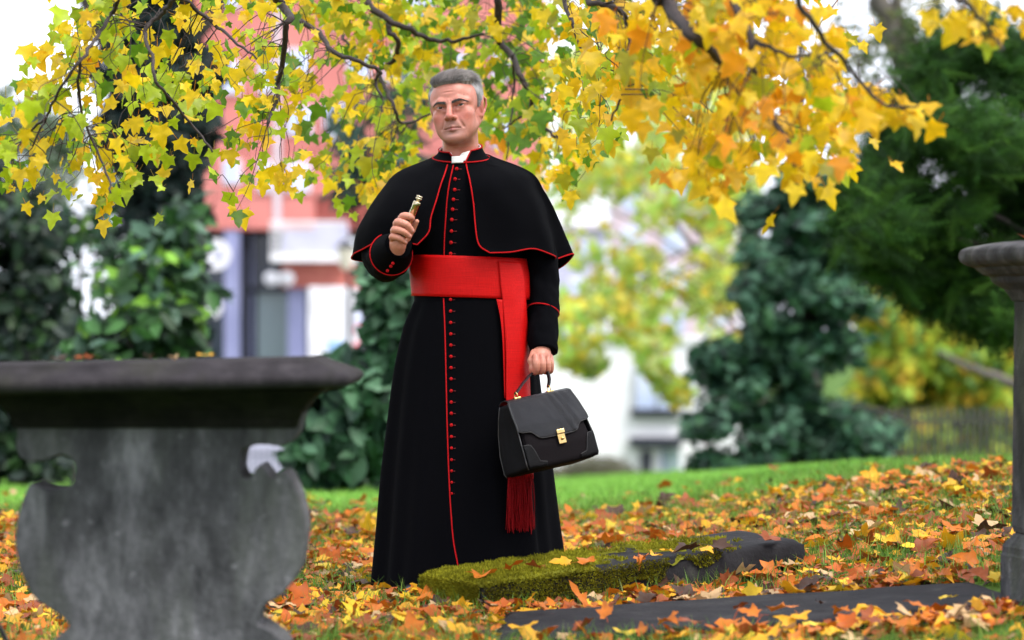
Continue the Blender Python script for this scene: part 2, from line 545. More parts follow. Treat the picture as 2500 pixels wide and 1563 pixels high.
# ------------------------------------------------------------------ pedestal tomb on the left, small column monument on the right
def stone_mat(name, dark, mid, pale, green):
    m, n, l, b = nt(name)
    tc = n.new('ShaderNodeTexCoord')
    def noise(sc, scale, det=7, rough=.6):
        mp = n.new('ShaderNodeMapping'); mp.inputs['Scale'].default_value = sc
        l.new(tc.outputs['Object'], mp.inputs['Vector'])
        t = n.new('ShaderNodeTexNoise'); t.inputs['Scale'].default_value = scale; t.inputs['Detail'].default_value = det
        t.inputs['Roughness'].default_value = rough
        l.new(mp.outputs[0], t.inputs['Vector'])
        return t.outputs['Fac']
    def ramp(fac, stops):
        r = n.new('ShaderNodeValToRGB')
        r.color_ramp.elements[0].position = stops[0][0]; r.color_ramp.elements[0].color = (*stops[0][1], 1)
        r.color_ramp.elements[1].position = stops[-1][0]; r.color_ramp.elements[1].color = (*stops[-1][1], 1)
        for p, c in stops[1:-1]:
            e = r.color_ramp.elements.new(p); e.color = (*c, 1)
        l.new(fac, r.inputs['Fac'])
        return r.outputs['Color']
    def mix(a, c, fac):
        mx = n.new('ShaderNodeMix'); mx.data_type = 'RGBA'
        l.new(a, mx.inputs['A']); mx.inputs['B'].default_value = (*c, 1); l.new(fac, mx.inputs['Factor'])
        return mx.outputs['Result']
    streak = noise((6, 6, 2.2), 2.2, 10, .7)                               # rain streaks run down
    base = ramp(streak, [(.34, dark), (.50, mid), (.66, pale)])
    g = ramp(noise((3, 3, .9), 1.7, 6), [(.50, (0, 0, 0)), (.66, (.75, .75, .75))])
    c = mix(base, green, g)
    lich = ramp(noise((1, 1, 1), 30, 5), [(.62, (0, 0, 0)), (.72, (.7, .7, .7))])
    c = mix(c, tuple(v * 1.25 for v in pale), lich)
    soot = ramp(noise((2.0, 2.0, 1.2), 2.6, 9), [(.46, (0, 0, 0)), (.68, (.75, .75, .75))])
    c = mix(c, tuple(v * .6 for v in dark), soot)
    l.new(c, b.inputs['Base Color'])
    b.inputs['Roughness'].default_value = .9
    b.inputs['Specular IOR Level'].default_value = .08
    bp = n.new('ShaderNodeBump'); bp.inputs['Strength'].default_value = .6; bp.inputs['Distance'].default_value = .012
    l.new(noise((1, 1, 1), 40, 8), bp.inputs['Height']); l.new(bp.outputs[0], b.inputs['Normal'])
    return m
M_tomb = stone_mat('weathered_tomb_stone', (.034, .034, .037), (.088, .088, .094), (.185, .180, .196), (.082, .088, .078))
M_tombslab = stone_mat('tomb_top_stone', (.018, .016, .018), (.028, .025, .028), (.046, .041, .045), (.026, .026, .020))
M_ped = stone_mat('monument_stone', (.036, .036, .039), (.080, .080, .085), (.150, .148, .154), (.070, .084, .050))

YT = 7.0
tk = YT / FPX
tomb = thing('pedestal_tomb', P(385, 1563, YT) * np.array([1, 1, 0]) + np.array([0, .12, float(ground_z(-.83, 7.0))]), 'weathered grey pedestal tomb with scrolled end panel and overhanging top slab', 'tomb')
right = [(790, 950), (770, 966), (754, 978), (743, 1000), (735, 1024), (730, 1042), (722, 1060), (712, 1076), (700, 1086), (676, 1089), (651, 1086), (625, 1086), (602, 1094), (590, 1108), (585, 1128), (586, 1148), (592, 1162), (606, 1165), (620, 1152), (630, 1138), (640, 1138), (652, 1155), (665, 1166), (676, 1155), (686, 1151), (702, 1157), (716, 1180), (728, 1208), (738, 1240), (743, 1274), (743, 1318), (737, 1362), (726, 1398), (711, 1427), (690, 1450), (660, 1469), (640, 1484), (631, 1500), (628, 1522), (644, 1530), (664, 1542), (692, 1566), (705, 1600), (705, 1660)]
left = [(8, 960), (16, 985), (26, 1010), (36, 1040), (40, 1062), (36, 1086), (44, 1110), (58, 1123), (90, 1128), (118, 1119), (140, 1112), (160, 1114), (176, 1126), (181, 1142), (180, 1164), (172, 1181), (158, 1192), (141, 1196), (118, 1194), (99, 1190), (82, 1182), (70, 1183), (60, 1205), (52, 1230), (43, 1262), (38, 1298), (37, 1335), (42, 1372), (50, 1402), (62, 1430), (76, 1452), (94, 1472), (118, 1488), (141, 1501), (160, 1516), (168, 1530), (150, 1545), (128, 1566), (110, 1600), (110, 1660)]
def sm2(p):
    return catmull(p, 3)
prof = np.concatenate([sm2(right), sm2(left[::-1])])
wob = vnoise(prof / 22., 71) * 2.4 + vnoise(prof / 7., 72) * 1.2                  # weathered edges
prof = prof + np.stack([wob, np.roll(wob, 9)], 1)
# chamfered, thick panel
ctr = prof.mean(0)
def inset(pts, d):
    t = np.roll(pts, -1, 0) - np.roll(pts, 1, 0)
    nrm = np.stack([t[:, 1], -t[:, 0]], 1); nrm /= np.linalg.norm(nrm, axis=1, keepdims=True) + 1e-9
    return pts + nrm * d
area = 0.5 * np.sum(prof[:, 0] * np.roll(prof[:, 1], -1) - np.roll(prof[:, 0], -1) * prof[:, 1])
sg = -1 if area > 0 else 1
layers = [(inset(prof, sg * 4), 0.0), (inset(prof, sg * 1.2), 0.005), (prof, 0.014), (prof, 0.20), (inset(prof, sg * 3), 0.212)]
V, F = [], []
n = len(prof)
for pts, dy in layers:
    for x, y in pts:
        q = P(x, y, YT); V.append((q[0], YT + dy, q[2]))
for k in range(len(layers) - 1):
    F += [(k * n + j, k * n + (j + 1) % n, (k + 1) * n + (j + 1) % n, (k + 1) * n + j) for j in range(n)]
from mathutils.geometry import tessellate_polygon
for k_, flip in ((0, True), (len(layers) - 1, False)):
    for tri in tessellate_polygon([[Vector((v[0], v[2], 0)) for v in V[k_ * n:(k_ + 1) * n]]]):
        F.append(tuple(k_ * n + i for i in (tri[::-1] if flip else tri)))
obj('end_panel', V, F, M_tomb, tomb, False)
# a shallow pilaster line and cavetto bed under the slab
bx0, bx1 = P(20, 0, YT)[0], P(772, 0, YT)[0]
zt = P(0, 952, YT)[2]
MB().box(bx0 - .02, bx1 + .012, YT - .020, YT + .235, zt - .012, zt + .012).build('bed_mould', M_tombslab, tomb, bevel=.008)
# hollow moulding under the slab, black crust with overhang shade put into its colour
M_crust_shade = stone_mat('crust_and_shade_stone', (.006, .006, .006), (.012, .011, .010), (.022, .020, .018), (.016, .017, .008))
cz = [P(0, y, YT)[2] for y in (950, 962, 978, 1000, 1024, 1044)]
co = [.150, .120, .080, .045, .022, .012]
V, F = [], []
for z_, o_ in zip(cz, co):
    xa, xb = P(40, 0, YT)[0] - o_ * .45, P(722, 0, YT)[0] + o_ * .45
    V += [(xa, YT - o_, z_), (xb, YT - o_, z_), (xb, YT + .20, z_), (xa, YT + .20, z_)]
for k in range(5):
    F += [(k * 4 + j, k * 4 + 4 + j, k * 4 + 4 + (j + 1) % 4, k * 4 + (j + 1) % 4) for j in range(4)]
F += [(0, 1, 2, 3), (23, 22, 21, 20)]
obj('cove', V, F, M_crust_shade, tomb, False)
# the top slab with wide weathered chamfers
x0, x1 = P(-330, 0, YT)[0], P(868, 0, YT)[0]
ybk = YT + .46
zn = P(0, 946, YT - .18)[2]
tilt = TOMB_TILT = 0.020
def sl(pt):
    x, y, z = pt
    return (x, y, z + tilt * (x - bx1))
FO = .10
rings = [[(x0 + .06, YT - .03), (x1 - .055, YT - .03), (x1 - .055, ybk - .06), (x0 + .06, ybk - .06), zt + .0],
         [(x0 + .01, YT - .088 - FO), (x1 - .012, YT - .088 - FO), (x1 - .012, ybk), (x0 + .01, ybk), zn - .0],
         [(x0, YT - .10 - FO), (x1, YT - .10 - FO), (x1, ybk + .01), (x0, ybk + .01), zn + .016],
         [(x0 + .006, YT - .094 - FO), (x1 - .010, YT - .094 - FO), (x1 - .010, ybk), (x0 + .006, ybk), zn + .030],
         [(x0 + .095, YT - .020 - FO), (x1 - .095, YT - .020 - FO), (x1 - .095, ybk - .09), (x0 + .095, ybk - .09), zn + .064],
         [(x0 + .11, YT + .0), (x1 - .11, YT + .0), (x1 - .11, ybk - .10), (x0 + .11, ybk - .10), zn + .067]]
V, F = [], []
for rg_ in rings:
    for (x, y) in rg_[:4]:
        V.append(sl((x, y, rg_[4])))
for k in range(len(rings) - 1):
    F += [(k * 4 + j, k * 4 + (j + 1) % 4, k * 4 + 4 + (j + 1) % 4, k * 4 + 4 + j) for j in range(4)]
F += [(3, 2, 1, 0), tuple(len(rings) * 4 - 4 + j for j in range(4))]
ts = obj('top_slab', V, F, M_tombslab, tomb, False)
bv = ts.modifiers.new('bevel', 'BEVEL'); bv.width = .008; bv.segments = 3
TOMB_TOP = zn + .067
gzt = float(ground_z(-.83, 7.1))
MB().box(P(95, 0, YT)[0], P(720, 0, YT)[0], YT - .05, YT + .27, gzt - .1, P(0, 1655, YT)[2]).build('plinth', M_tomb, tomb, bevel=.012)

YM = 8.45
mk_ = YM / FPX
mx_, my_ = P(2640, 0, YM)[0], YM
gz = float(ground_z(mx_ - .15, YM)) - .02
mon = thing('stone_pedestal', (mx_, my_, gz), 'square stone pedestal monument with moulded cap cut off by the right edge', 'monument')
def zq(py):
    return P(0, py, YM)[2]
def sq(prof, name):
    V, F = [], []
    rot = R(14)
    n = 4
    for r, z in prof:
        for k in range(4):
            a = PI / 4 + k * PI / 2 + rot
            V.append((mx_ + r * math.sqrt(2) * math.cos(a), my_ + r * math.sqrt(2) * math.sin(a), z))
    m = len(prof)
    F = [(i * n + j, i * n + (j + 1) % n, (i + 1) * n + (j + 1) % n, (i + 1) * n + j) for i in range(m - 1) for j in range(n)]
    F += [(3, 2, 1, 0), tuple((m - 1) * 4 + j for j in range(4))]
    o = obj(name, V, F, M_ped, mon, False)
    b_ = o.modifiers.new('bevel', 'BEVEL'); b_.width = .008; b_.segments = 3
    return o
u = 1 / (math.cos(R(14)) + math.sin(R(14)))                    # half side whose corner reaches a given silhouette
def hs_(px):
    return (2622 - px) * mk_ * u
sq([(hs_(2440), gz - .1), (hs_(2440), zq(1362)), (hs_(2444), zq(1356)), (hs_(2444), zq(1340)), (hs_(2450), zq(1330)), (hs_(2462), zq(1318)), (hs_(2470), zq(1306))], 'base')
sq([(hs_(2471), zq(1307)), (hs_(2466), zq(1290)), (hs_(2472), zq(740)), (hs_(2470), zq(735))], 'shaft')
sq([(hs_(2468), zq(736)), (hs_(2460), zq(722)), (hs_(2448), zq(706)), (hs_(2424), zq(690)), (hs_(2418), zq(684)), (hs_(2418), zq(674)), (hs_(2400), zq(668)), (hs_(2385), zq(656)), (hs_(2382), zq(650)), (hs_(2364), zq(646)), (hs_(2350), zq(638)), (hs_(2344), zq(624)), (hs_(2350), zq(606)), (hs_(2366), zq(600)), (hs_(2440), zq(588)), (hs_(2500), zq(584))], 'cap')

# thin black bar leaning in the lower left corner
M_iron = pm('black_iron', (0.012, 0.012, 0.014), .45, (0.02, 0.02, 0.022), scale=30)
a, b = P(24, 1580, 7.6), P(-40, 1455, 7.6)
gzb = float(ground_z(a[0] + .06, 7.6))
b2 = a + (a - b) / (b[2] - a[2]) * (a[2] - gzb)
bar = thing('iron_bar', b2, 'thin black iron bar slanting in the bottom left corner beside the tomb', 'bar')
V, F = tube_geo([b2, a, b, b + (b - a) * 3.0], .006, 10)
obj('rod', V, F, M_iron, bar)
V, F = lathe_geo([(0, b2[2] - .03), (.02, b2[2] - .03), (.02, b2[2] + .012), (.008, b2[2] + .02), (0, b2[2] + .02)], 14, (b2[0], b2[1]))
obj('foot', V, F, M_iron, bar)
# ------------------------------------------------------------------ buildings beyond the churchyard
M_redclad = pm('red_terracotta_cladding', srgb(200, 124, 116), .75, srgb(188, 110, 104), scale=.6, bump=.1, bscale=8)
M_redband = pm('red_brick_band', srgb(190, 112, 98), .8, srgb(176, 98, 86), scale=3)
M_joint = pm('panel_joint', srgb(150, 74, 66), .8, scale=3)
M_palestrip = pm('pale_render', srgb(205, 190, 196), .8, srgb(196, 182, 190), scale=1)
M_lav = pm('lavender_grey_metal', srgb(142, 146, 182), .45, srgb(130, 134, 172), scale=1)
M_darkfront = pm('dark_shopfront', (0.014, 0.016, 0.030), .5, (0.020, 0.022, 0.04), scale=1)
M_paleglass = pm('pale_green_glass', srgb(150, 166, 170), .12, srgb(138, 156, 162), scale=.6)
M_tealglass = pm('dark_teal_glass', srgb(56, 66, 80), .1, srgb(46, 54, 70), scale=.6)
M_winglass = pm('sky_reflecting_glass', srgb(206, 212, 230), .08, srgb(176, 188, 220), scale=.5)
M_whitepaint = pm('white_painted_render', (0.80, 0.80, 0.82), .7, (0.74, 0.74, 0.77), scale=.7)
M_whiteframe = pm('white_frame', (0.80, 0.80, 0.82), .4, scale=3)
M_slate = pm('slate_grey', srgb(40, 40, 52), .6, scale=2)
M_greybrick = pm('pale_grey_brick', srgb(186, 184, 206), .8, srgb(172, 170, 194), scale=4)
M_signwhite = pm('white_sign', (0.80, 0.80, 0.84), .4, scale=2)
M_signdark = pm('sign_emblem_dark', srgb(120, 124, 165), .5, scale=2)
M_pink = pm('pink_red_sign', srgb(226, 70, 88), .5, scale=3)
M_skyblue = pm('blue_print', srgb(150, 190, 230), .5, scale=3)

def box_px(px0, px1, py0, py1, Y, depth, front=0.0):
    a, b = P(px0, py1, Y), P(px1, py0, Y)
    return MB().box(a[0], b[0], Y - front, Y - front + depth, a[2], b[2])

YR = 75.0
zr = float(ground_z(-6, YR))
flat_block = thing('apartment_block', (P(850, 0, YR)[0], YR, zr), 'red clad apartment block with dark shopfront and white balcony, left of the man', 'building')
def part(name, mat, px0, px1, py0, py1, depth, front=0.0, parent=flat_block, Y=YR, bevel=0.0):
    return box_px(px0, px1, py0, py1, Y, depth, front).build(name, mat, parent, bevel=bevel)
# structural core set back, then cladding panels course by course
part('wall', M_joint, 425, 1330, -330, 562, 8.0, 0.0)
gap = 1.2
for i, (xa, xb) in enumerate([(425, 520), (520, 600), (600, 668), (688, 770), (770, 850), (850, 960), (960, 1060), (1060, 1160), (1160, 1260), (1260, 1330)]):
    for j, (ya, yb) in enumerate([(-330, -230), (-230, -110), (-110, 10), (10, 130), (130, 250), (250, 370), (370, 480), (480, 560)]):
        if xa >= 770 and ya >= 480:
            continue
        part('panel', M_redclad, xa + gap, xb - gap, ya + gap, yb - gap, .2, .10)
part('pale_strip', M_palestrip, 669, 687, -330, 560, .2, .14)
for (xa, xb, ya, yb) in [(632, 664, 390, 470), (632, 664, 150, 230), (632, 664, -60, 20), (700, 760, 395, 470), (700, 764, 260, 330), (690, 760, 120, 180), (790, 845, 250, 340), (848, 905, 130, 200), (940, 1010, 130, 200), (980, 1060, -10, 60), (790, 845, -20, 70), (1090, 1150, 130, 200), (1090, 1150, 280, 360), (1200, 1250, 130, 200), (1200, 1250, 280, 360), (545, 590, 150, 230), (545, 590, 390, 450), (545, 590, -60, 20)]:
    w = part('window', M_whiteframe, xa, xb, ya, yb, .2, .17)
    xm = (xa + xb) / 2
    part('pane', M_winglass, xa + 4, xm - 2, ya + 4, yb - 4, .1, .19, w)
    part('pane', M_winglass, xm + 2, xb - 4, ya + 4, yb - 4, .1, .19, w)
# ground floor
part('shopfront', M_darkfront, 425, 760, 562, 1210, 6.0, -1.6)
part('column', M_lav, 548, 585, 562, 1210, .42, .05)
part('column', M_lav, 703, 746, 700, 1210, .46, .05)
part('shop_glass', M_paleglass, 616, 702, 712, 1200, .06, -1.45)
part('shop_glass', M_tealglass, 610, 668, 572, 700, .06, -1.45)
part('transom', M_darkfront, 600, 704, 700, 712, .2, -1.2)
part('shop_glass', M_tealglass, 430, 540, 600, 1190, .06, -1.50)
part('mullion', M_lav, 600, 606, 566, 1190, .12, -1.38)
bal = part('balcony', M_whiteframe, 668, 852, 622, 640, 1.6, 1.1)
part('railing', M_whiteframe, 668, 852, 543, 549, .06, 1.08, bal)
for k in range(31):
    x = 669 + k * 6.06
    part('baluster', M_whiteframe, x, x + 2.6, 549, 622, .04, 1.07, bal)
part('balcony_back', M_lav, 690, 850, 548, 622, .15, .02)
part('brick_band', M_redband, 690, 1000, 641, 702, 3.0, .3)
part('shop_wall', M_slate, 760, 1000, 702, 1210, 2.0, -.4)

def disc_sign(name, px, py, rpx, label, Y, stem_to=None):
    c = P(px, py, Y); r = rpx / FPX * Y
    t = thing(name, c - np.array([0, 0, r]), label, 'sign')
    n = 36
    def ring(rad, y):
        return [(c[0] + rad * math.cos(2 * PI * k / n), y, c[2] + rad * math.sin(2 * PI * k / n)) for k in range(n)]
    V = ring(r * .97, Y - .06) + ring(r, Y - .045) + ring(r, Y + .045) + ring(r * .97, Y + .06)
    F = [(k * n + j, k * n + (j + 1) % n, (k + 1) * n + (j + 1) % n, (k + 1) * n + j) for k in range(3) for j in range(n)] + [tuple(range(n))[::-1], tuple(3 * n + j for j in range(n))]
    obj('disc', V, F, M_signwhite, t, False)
    arc = [(c[0] + r * .12 + r * .34 * math.cos(a), Y - .075, c[2] + r * .05 + r * .34 * math.sin(a)) for a in np.linspace(-2.3, 1.2, 14)]
    V, F = tube_geo(arc, r * .10, 6)
    obj('emblem', V, F, M_signdark, t)
    if stem_to is not None:
        e = P(stem_to[0], stem_to[1], Y)
        V, F = tube_geo([c, e], r * .16, 8)
        obj('bracket', V, F, M_signwhite, t)
disc_sign('round_sign', 525, 622, 38, 'large round white shop sign beside the lavender column', YR - 1.0, (484, 655))
disc_sign('round_sign', 515, 750, 27, 'small round white shop sign low among the green leaves', YR - 1.0, (490, 768))
ob = thing('oblong_sign', P(682, 695, YR - .8), 'small oblong white sign with two rounded lobes above the pale shop glass', 'sign')
box_px(652, 714, 669, 692, YR - .8, .12).build('plate', M_signwhite, ob, bevel=.1)
for px in (664, 700):
    c = P(px, 680, YR - .8)
    V, F = lathe_geo([(0, -.1), (.17, -.1), (.19, -.06), (.19, .06), (0, .06)], 24)
    V = [(c[0] + x, c[1] + z, c[2] + y) for x, y, z in V]
    obj('lobe', V, F, M_signwhite, ob)

# white display panel by the street
YP = 66.0
pan = thing('display_panel', (P(805, 0, YP)[0], YP, float(ground_z(P(805, 0, YP)[0], YP)) + .15), 'tall bright white display panel beside the street lamp', 'panel')
box_px(752, 852, 700, 1195, YP, .25).build('board', M_signwhite, pan, bevel=.03)
box_px(800, 840, 830, 875, YP, .05, .03).build('print', M_skyblue, pan)
box_px(812, 834, 850, 862, YP, .05, .06).build('print', M_lav, pan)
# shop window wall right of the panel
sh = thing('white_shop', (P(905, 0, 72.0)[0], 72.0, float(ground_z(-3, 72))), 'white fronted low shop seen between lamp post and shrub', 'building')
box_px(858, 1330, 705, 1195, 72.5, 4).build('wall', M_whitepaint, sh)
box_px(870, 925, 740, 800, 72.5, .1, .06).build('window', M_winglass, sh)
box_px(940, 1330, 690, 704, 72.5, 4.2, .2).build('fascia', M_palestrip, sh)
ps = thing('pink_sign', (P(882, 850, 62)[0], 62.0, float(ground_z(-3, 62))), 'small pink and red street sign half hidden by the shrub beside the lamp post', 'sign')
for (px, py, r_) in ((880, 806, 15), (890, 832, 13), (873, 846, 11)):
    c = P(px, py, 62); rr_ = r_ / FPX * 62
    V, F = lathe_geo([(0, -.04), (rr_ * .95, -.04), (rr_, -.02), (rr_, .03), (0, .03)], 28)
    obj('disc', [(c[0] + x, c[1] + z, c[2] + y) for x, y, z in V], F, M_pink, ps)
V, F = tube_geo([(P(880, 0, 62)[0], 62.06, float(ground_z(-3, 62))), tuple(P(880, 800, 62.06))], .03, 8)
obj('post', V, F, M_slate, ps)

# street lamp
YL = 58.0
lx = P(853, 0, YL)[0]; lz = float(ground_z(lx, YL))
lamp = thing('street_lamp', (lx, YL, lz), 'slim grey lamp post with a cream lantern head near the balcony', 'street lamp')
V, F = lathe_geo([(.12, lz - .1), (.12, lz + .5), (.06, lz + .6), (.045, P(0, 662, YL)[2]), (.07, P(0, 660, YL)[2]), (.02, P(0, 658, YL)[2])], 14, (lx, YL))
obj('post', V, F, M_slate, lamp)
M_cream = pm('cream_lantern_glass', srgb(226, 216, 200), .3, scale=3)
V, F = lathe_geo([(.04, P(0, 660, YL)[2]), (.10, P(0, 655, YL)[2]), (.19, P(0, 608, YL)[2]), (.17, P(0, 604, YL)[2])], 6, (lx - .06, YL))
obj('lantern', V, F, M_cream, lamp, False)
V, F = lathe_geo([(.22, P(0, 604, YL)[2]), (.20, P(0, 600, YL)[2]), (.06, P(0, 588, YL)[2]), (.03, P(0, 582, YL)[2])], 6, (lx - .06, YL))
obj('lantern_cap', V, F, M_slate, lamp, False)

# ---- white house on the right
YW = 108.0
zw = float(ground_z(4, YW))
house = thing('white_house', (P(1565, 0, YW)[0], YW, zw), 'white rendered house with grey awnings seen to the right of the bag', 'building')
def hpart(name, mat, px0, px1, py0, py1, depth, front=0.0, parent=house):
    return box_px(px0, px1, py0, py1, YW, depth, front).build(name, mat, parent)
hpart('wall', M_whitepaint, 1290, 1830, 835, 1215, 7.0)
hpart('parapet', M_whiteframe, 1284, 1836, 824, 836, 7.4, .15)
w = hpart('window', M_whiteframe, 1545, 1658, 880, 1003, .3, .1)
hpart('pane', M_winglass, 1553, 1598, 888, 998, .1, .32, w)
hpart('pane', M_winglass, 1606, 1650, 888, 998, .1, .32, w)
hpart('awning', M_darkfront, 1541, 1660, 996, 1017, .5, .35)
hpart('awning', M_darkfront, 1537, 1664, 1066, 1087, .7, .55)
for k in range(12):
    hpart('awning_tab', M_slate, 1541 + k * 10, 1546 + k * 10, 1086, 1093, .04, .55)
d = hpart('door', M_whiteframe, 1557, 1616, 1092, 1210, .25, .12)
hpart('pane', M_darkfront, 1563, 1592, 1100, 1186, .1, .30, d)
hpart('window', M_paleglass, 1620, 1660, 1096, 1198, .12, .1)
hpart('door_post', M_lav, 1612, 1619, 1092, 1210, .3, .2)
hpart('drainpipe', M_palestrip, 1716, 1722, 838, 1210, .12, .14)
grey = thing('grey_brick_building', (P(1400, 0, 125)[0], 125.0, float(ground_z(2, 125))), 'tall pale grey brick building behind the white house and yellow tree', 'building')
box_px(1180, 1480, 560, 1215, 125, 8).build('wall', M_greybrick, grey)
for c_ in range(3):
    for r_ in range(4):
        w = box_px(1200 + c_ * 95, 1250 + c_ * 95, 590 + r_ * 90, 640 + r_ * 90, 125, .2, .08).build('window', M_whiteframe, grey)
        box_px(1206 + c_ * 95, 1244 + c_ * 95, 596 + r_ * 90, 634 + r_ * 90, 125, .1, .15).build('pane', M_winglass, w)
box_px(1174, 1486, 548, 560, 125, 8.6, .3).build('parapet', M_palestrip, grey)
pinkb = thing('pink_terrace', (P(1640, 0, 150)[0], 150.0, float(ground_z(8, 150))), 'faint pinkish terrace glimpsed through the yellow tree', 'building')
box_px(1500, 1800, 420, 1215, 150, 8).build('wall', pm('pale_pink_render', srgb(212, 190, 200), .8, scale=2), pinkb)
for c_ in range(3):
    for r_ in range(5):
        box_px(1520 + c_ * 100, 1570 + c_ * 100, 450 + r_ * 100, 515 + r_ * 100, 150, .2, .1).build('window', M_winglass, pinkb)
box_px(1490, 1810, 405, 420, 150, 9, .4).build('eaves', M_slate, pinkb)

# ---- railings
def railing(name, px0, px1, Y, n, top_py, label, mat, lean=0.0):
    x0, x1 = P(px0, 0, Y)[0], P(px1, 0, Y)[0]
    zb = float(ground_z((x0 + x1) / 2, Y))
    zt = P(0, top_py, Y)[2]
    t = thing(name, ((x0 + x1) / 2, Y, zb), label, 'railing')
    h = zt - zb
    MB().box(x0, x1, Y - .012, Y + .012, zb + h * .12, zb + h * .12 + .05).build('rail', mat, t)
    MB().box(x0, x1, Y - .012, Y + .012, zt - .16, zt - .11).build('rail', mat, t)
    for k in range(n):
        x = x0 + (x1 - x0) * (k + .5) / n
        m = MB().box(x - .02, x + .02, Y - .02, Y + .02, zb - .05, zt - .05)
        m.add([(x - .02, Y - .02, zt - .05), (x + .02, Y - .02, zt - .05), (x + .02, Y + .02, zt - .05), (x - .02, Y + .02, zt - .05), (x, Y, zt + .05)], [(3, 2, 1, 0), (0, 1, 4), (1, 2, 4), (2, 3, 4), (3, 0, 4)])
        m.build('bar', mat, t)
M_rail = pm('grey_green_railing_paint', (0.05, 0.05, 0.04), .5, scale=5)
M_railp = pm('pale_grey_railing_paint', srgb(120, 120, 138), .5, scale=5)
railing('iron_railing', 2060, 2600, 37.0, 34, 1000, 'iron railing in front of the yellow green tree on the right', M_rail)
railing('iron_railing', 300, 760, 50.0, 34, 1090, 'pale grey railing seen through the notch of the tomb', M_railp)
lw = thing('low_wall', (P(600, 0, 52)[0], 52.0, float(ground_z(-4.5, 52))), 'pale lavender grey low wall behind the railing, left of the shrub', 'wall')
a_ = P(200, 0, 52)[0]; b_ = P(960, 0, 52)[0]; z_ = float(ground_z(-4.5, 52))
MB().box(a_, b_, 52, 52.4, z_ - .3, P(0, 985, 52)[2]).build('masonry', M_greybrick, lw)
MB().box(a_ - .05, b_ + .05, 51.95, 52.45, P(0, 985, 52)[2], P(0, 975, 52)[2]).build('coping', M_palestrip, lw)
# ------------------------------------------------------------------ trees and shrubs behind the man
rngt = np.random.default_rng(77)
M_bark = pm('dark_bark', (0.030, 0.025, 0.022), .9, (0.055, 0.046, 0.040), scale=14, stretch=(1, 1, .25), bump=.8, bscale=40)
M_barkg = pm('grey_brown_bark', (0.075, 0.066, 0.056), .9, (0.12, 0.105, 0.09), scale=10, stretch=(1, 1, .25), bump=.7, bscale=30)
M_leaf = leaf_mat('broad_leaf', .28, .45, .22, .3, 9)
M_autumn = leaf_mat('autumn_leaf', .6, .5, .2, .2, 9)
M_needle = leaf_mat('yew_needle', .15, .7, .12, .25, 6)

def T_oval():
    V = np.array([(0, 0, 0), (.20, .28, .05), (.22, .60, .04), (0, 1, -.08), (-.22, .60, .04), (-.20, .28, .05), (0, .5, -.02)])
    F = np.array([(0, 1, 6), (1, 2, 6), (2, 3, 6), (3, 4, 6), (4, 5, 6), (5, 0, 6)])
    return V, F, np.ones((7, 3))
def T_ivy():
    V = np.array([(0, 0, 0), (.42, -.08, .02), (.38, .42, .05), (0, 1, -.08), (-.38, .42, .05), (-.42, -.08, .02)])
    F = np.array([(0, 1, 2), (0, 2, 3), (0, 3, 4), (0, 4, 5)])
    return V, F, np.ones((6, 3))
def T_star():
    V, F, C = maple_mesh('t', None, (1, 1, 1), np.random.default_rng(3), .12, .15, False)
    return V, F, np.ones_like(C)
def T_spray():
    """flat feathery spray of needles"""
    V, F = [], []
    rs = np.random.default_rng(8)
    for k in range(9):
        t = .08 + .1 * k
        for s in (-1, 1):
            b = len(V); l = .26 * (1 - .65 * t) * rs.uniform(.8, 1.2)
            V += [(0, t, -.1 * t * t), (0, t + .035, -.1 * t * t), (s * l, t + l * .8, -.1 * t * t - .05 + rs.uniform(-.05, .03))]
            F.append((b, b + 1, b + 2))
    b = len(V); V += [(-.01, 0, 0), (.01, 0, 0), (0, 1.05, -.12)]; F.append((b, b + 1, b + 2))
    return np.array(V), np.array(F), np.ones((len(V), 3))
OVAL, IVY, STAR, SPRAY = T_oval(), T_ivy(), T_star(), T_spray()

def blob_points(blobs, rng, shell=.45):
    """blobs: (px, py, Y, rpx, rpy, ry, n) -> points, outward directions"""
    ps, ns = [], []
    for px, py, Y, rpx, rpy, ry, n in blobs:
        c = P(px, py, Y); r = np.array([rpx / FPX * Y, ry, rpy / FPX * Y])
        d = rng.normal(size=(n, 3)); d /= np.linalg.norm(d, axis=1, keepdims=True)
        q = rng.uniform(shell ** 3, 1, n) ** (1 / 3.)
        p = c + d * r * q[:, None]
        ps.append(p); ns.append(d)
    return np.concatenate(ps), np.concatenate(ns)

def foliage(T, blobs, rng, size, cols, up=.6, shell=.45, clump=.0, droop=0.0, dens=None):
    p, nrm = blob_points(blobs, rng, shell)
    if clump:
        keep = (vnoise(p / clump, 31) + .35 * vnoise(p / clump * 2.3, 7)) > (-.12 if dens is None else dens)
        p, nrm = p[keep], nrm[keep]
    n = len(p)
    z = nrm * .8 + np.array([0, -.25, up]) + rng.normal(0, .55, (n, 3))
    spin = None
    if droop:
        spin = np.cross(z, nrm + np.array([0, 0, -droop]) + rng.normal(0, .4, (n, 3)))
    rot = rot_frames(rng, n, z, spin)
    cols = np.array(cols); pick = rng.integers(0, len(cols), n)
    tint = cols[pick] * rng.uniform(.65, 1.3, (n, 1))
    return scatter(T, p, rot, rng.uniform(size[0], size[1], n), tint)

def limb(parent, pts, r0, r1, mat=M_bark, name='limb', n=8):
    q = catmull(pts, 5)
    q = q + (.12 * r0) * np.random.default_rng(len(q)).normal(size=q.shape)
    V, F = tube_geo(q, np.linspace(r0, r1, len(q)), n)
    return obj(name, V, F, mat, parent)

def tree_root(px, Y, name, label, cat):
    x = P(px, 0, Y)[0]
    return thing(name, (x, Y, float(ground_z(x, Y))), label, cat), x, float(ground_z(x, Y))

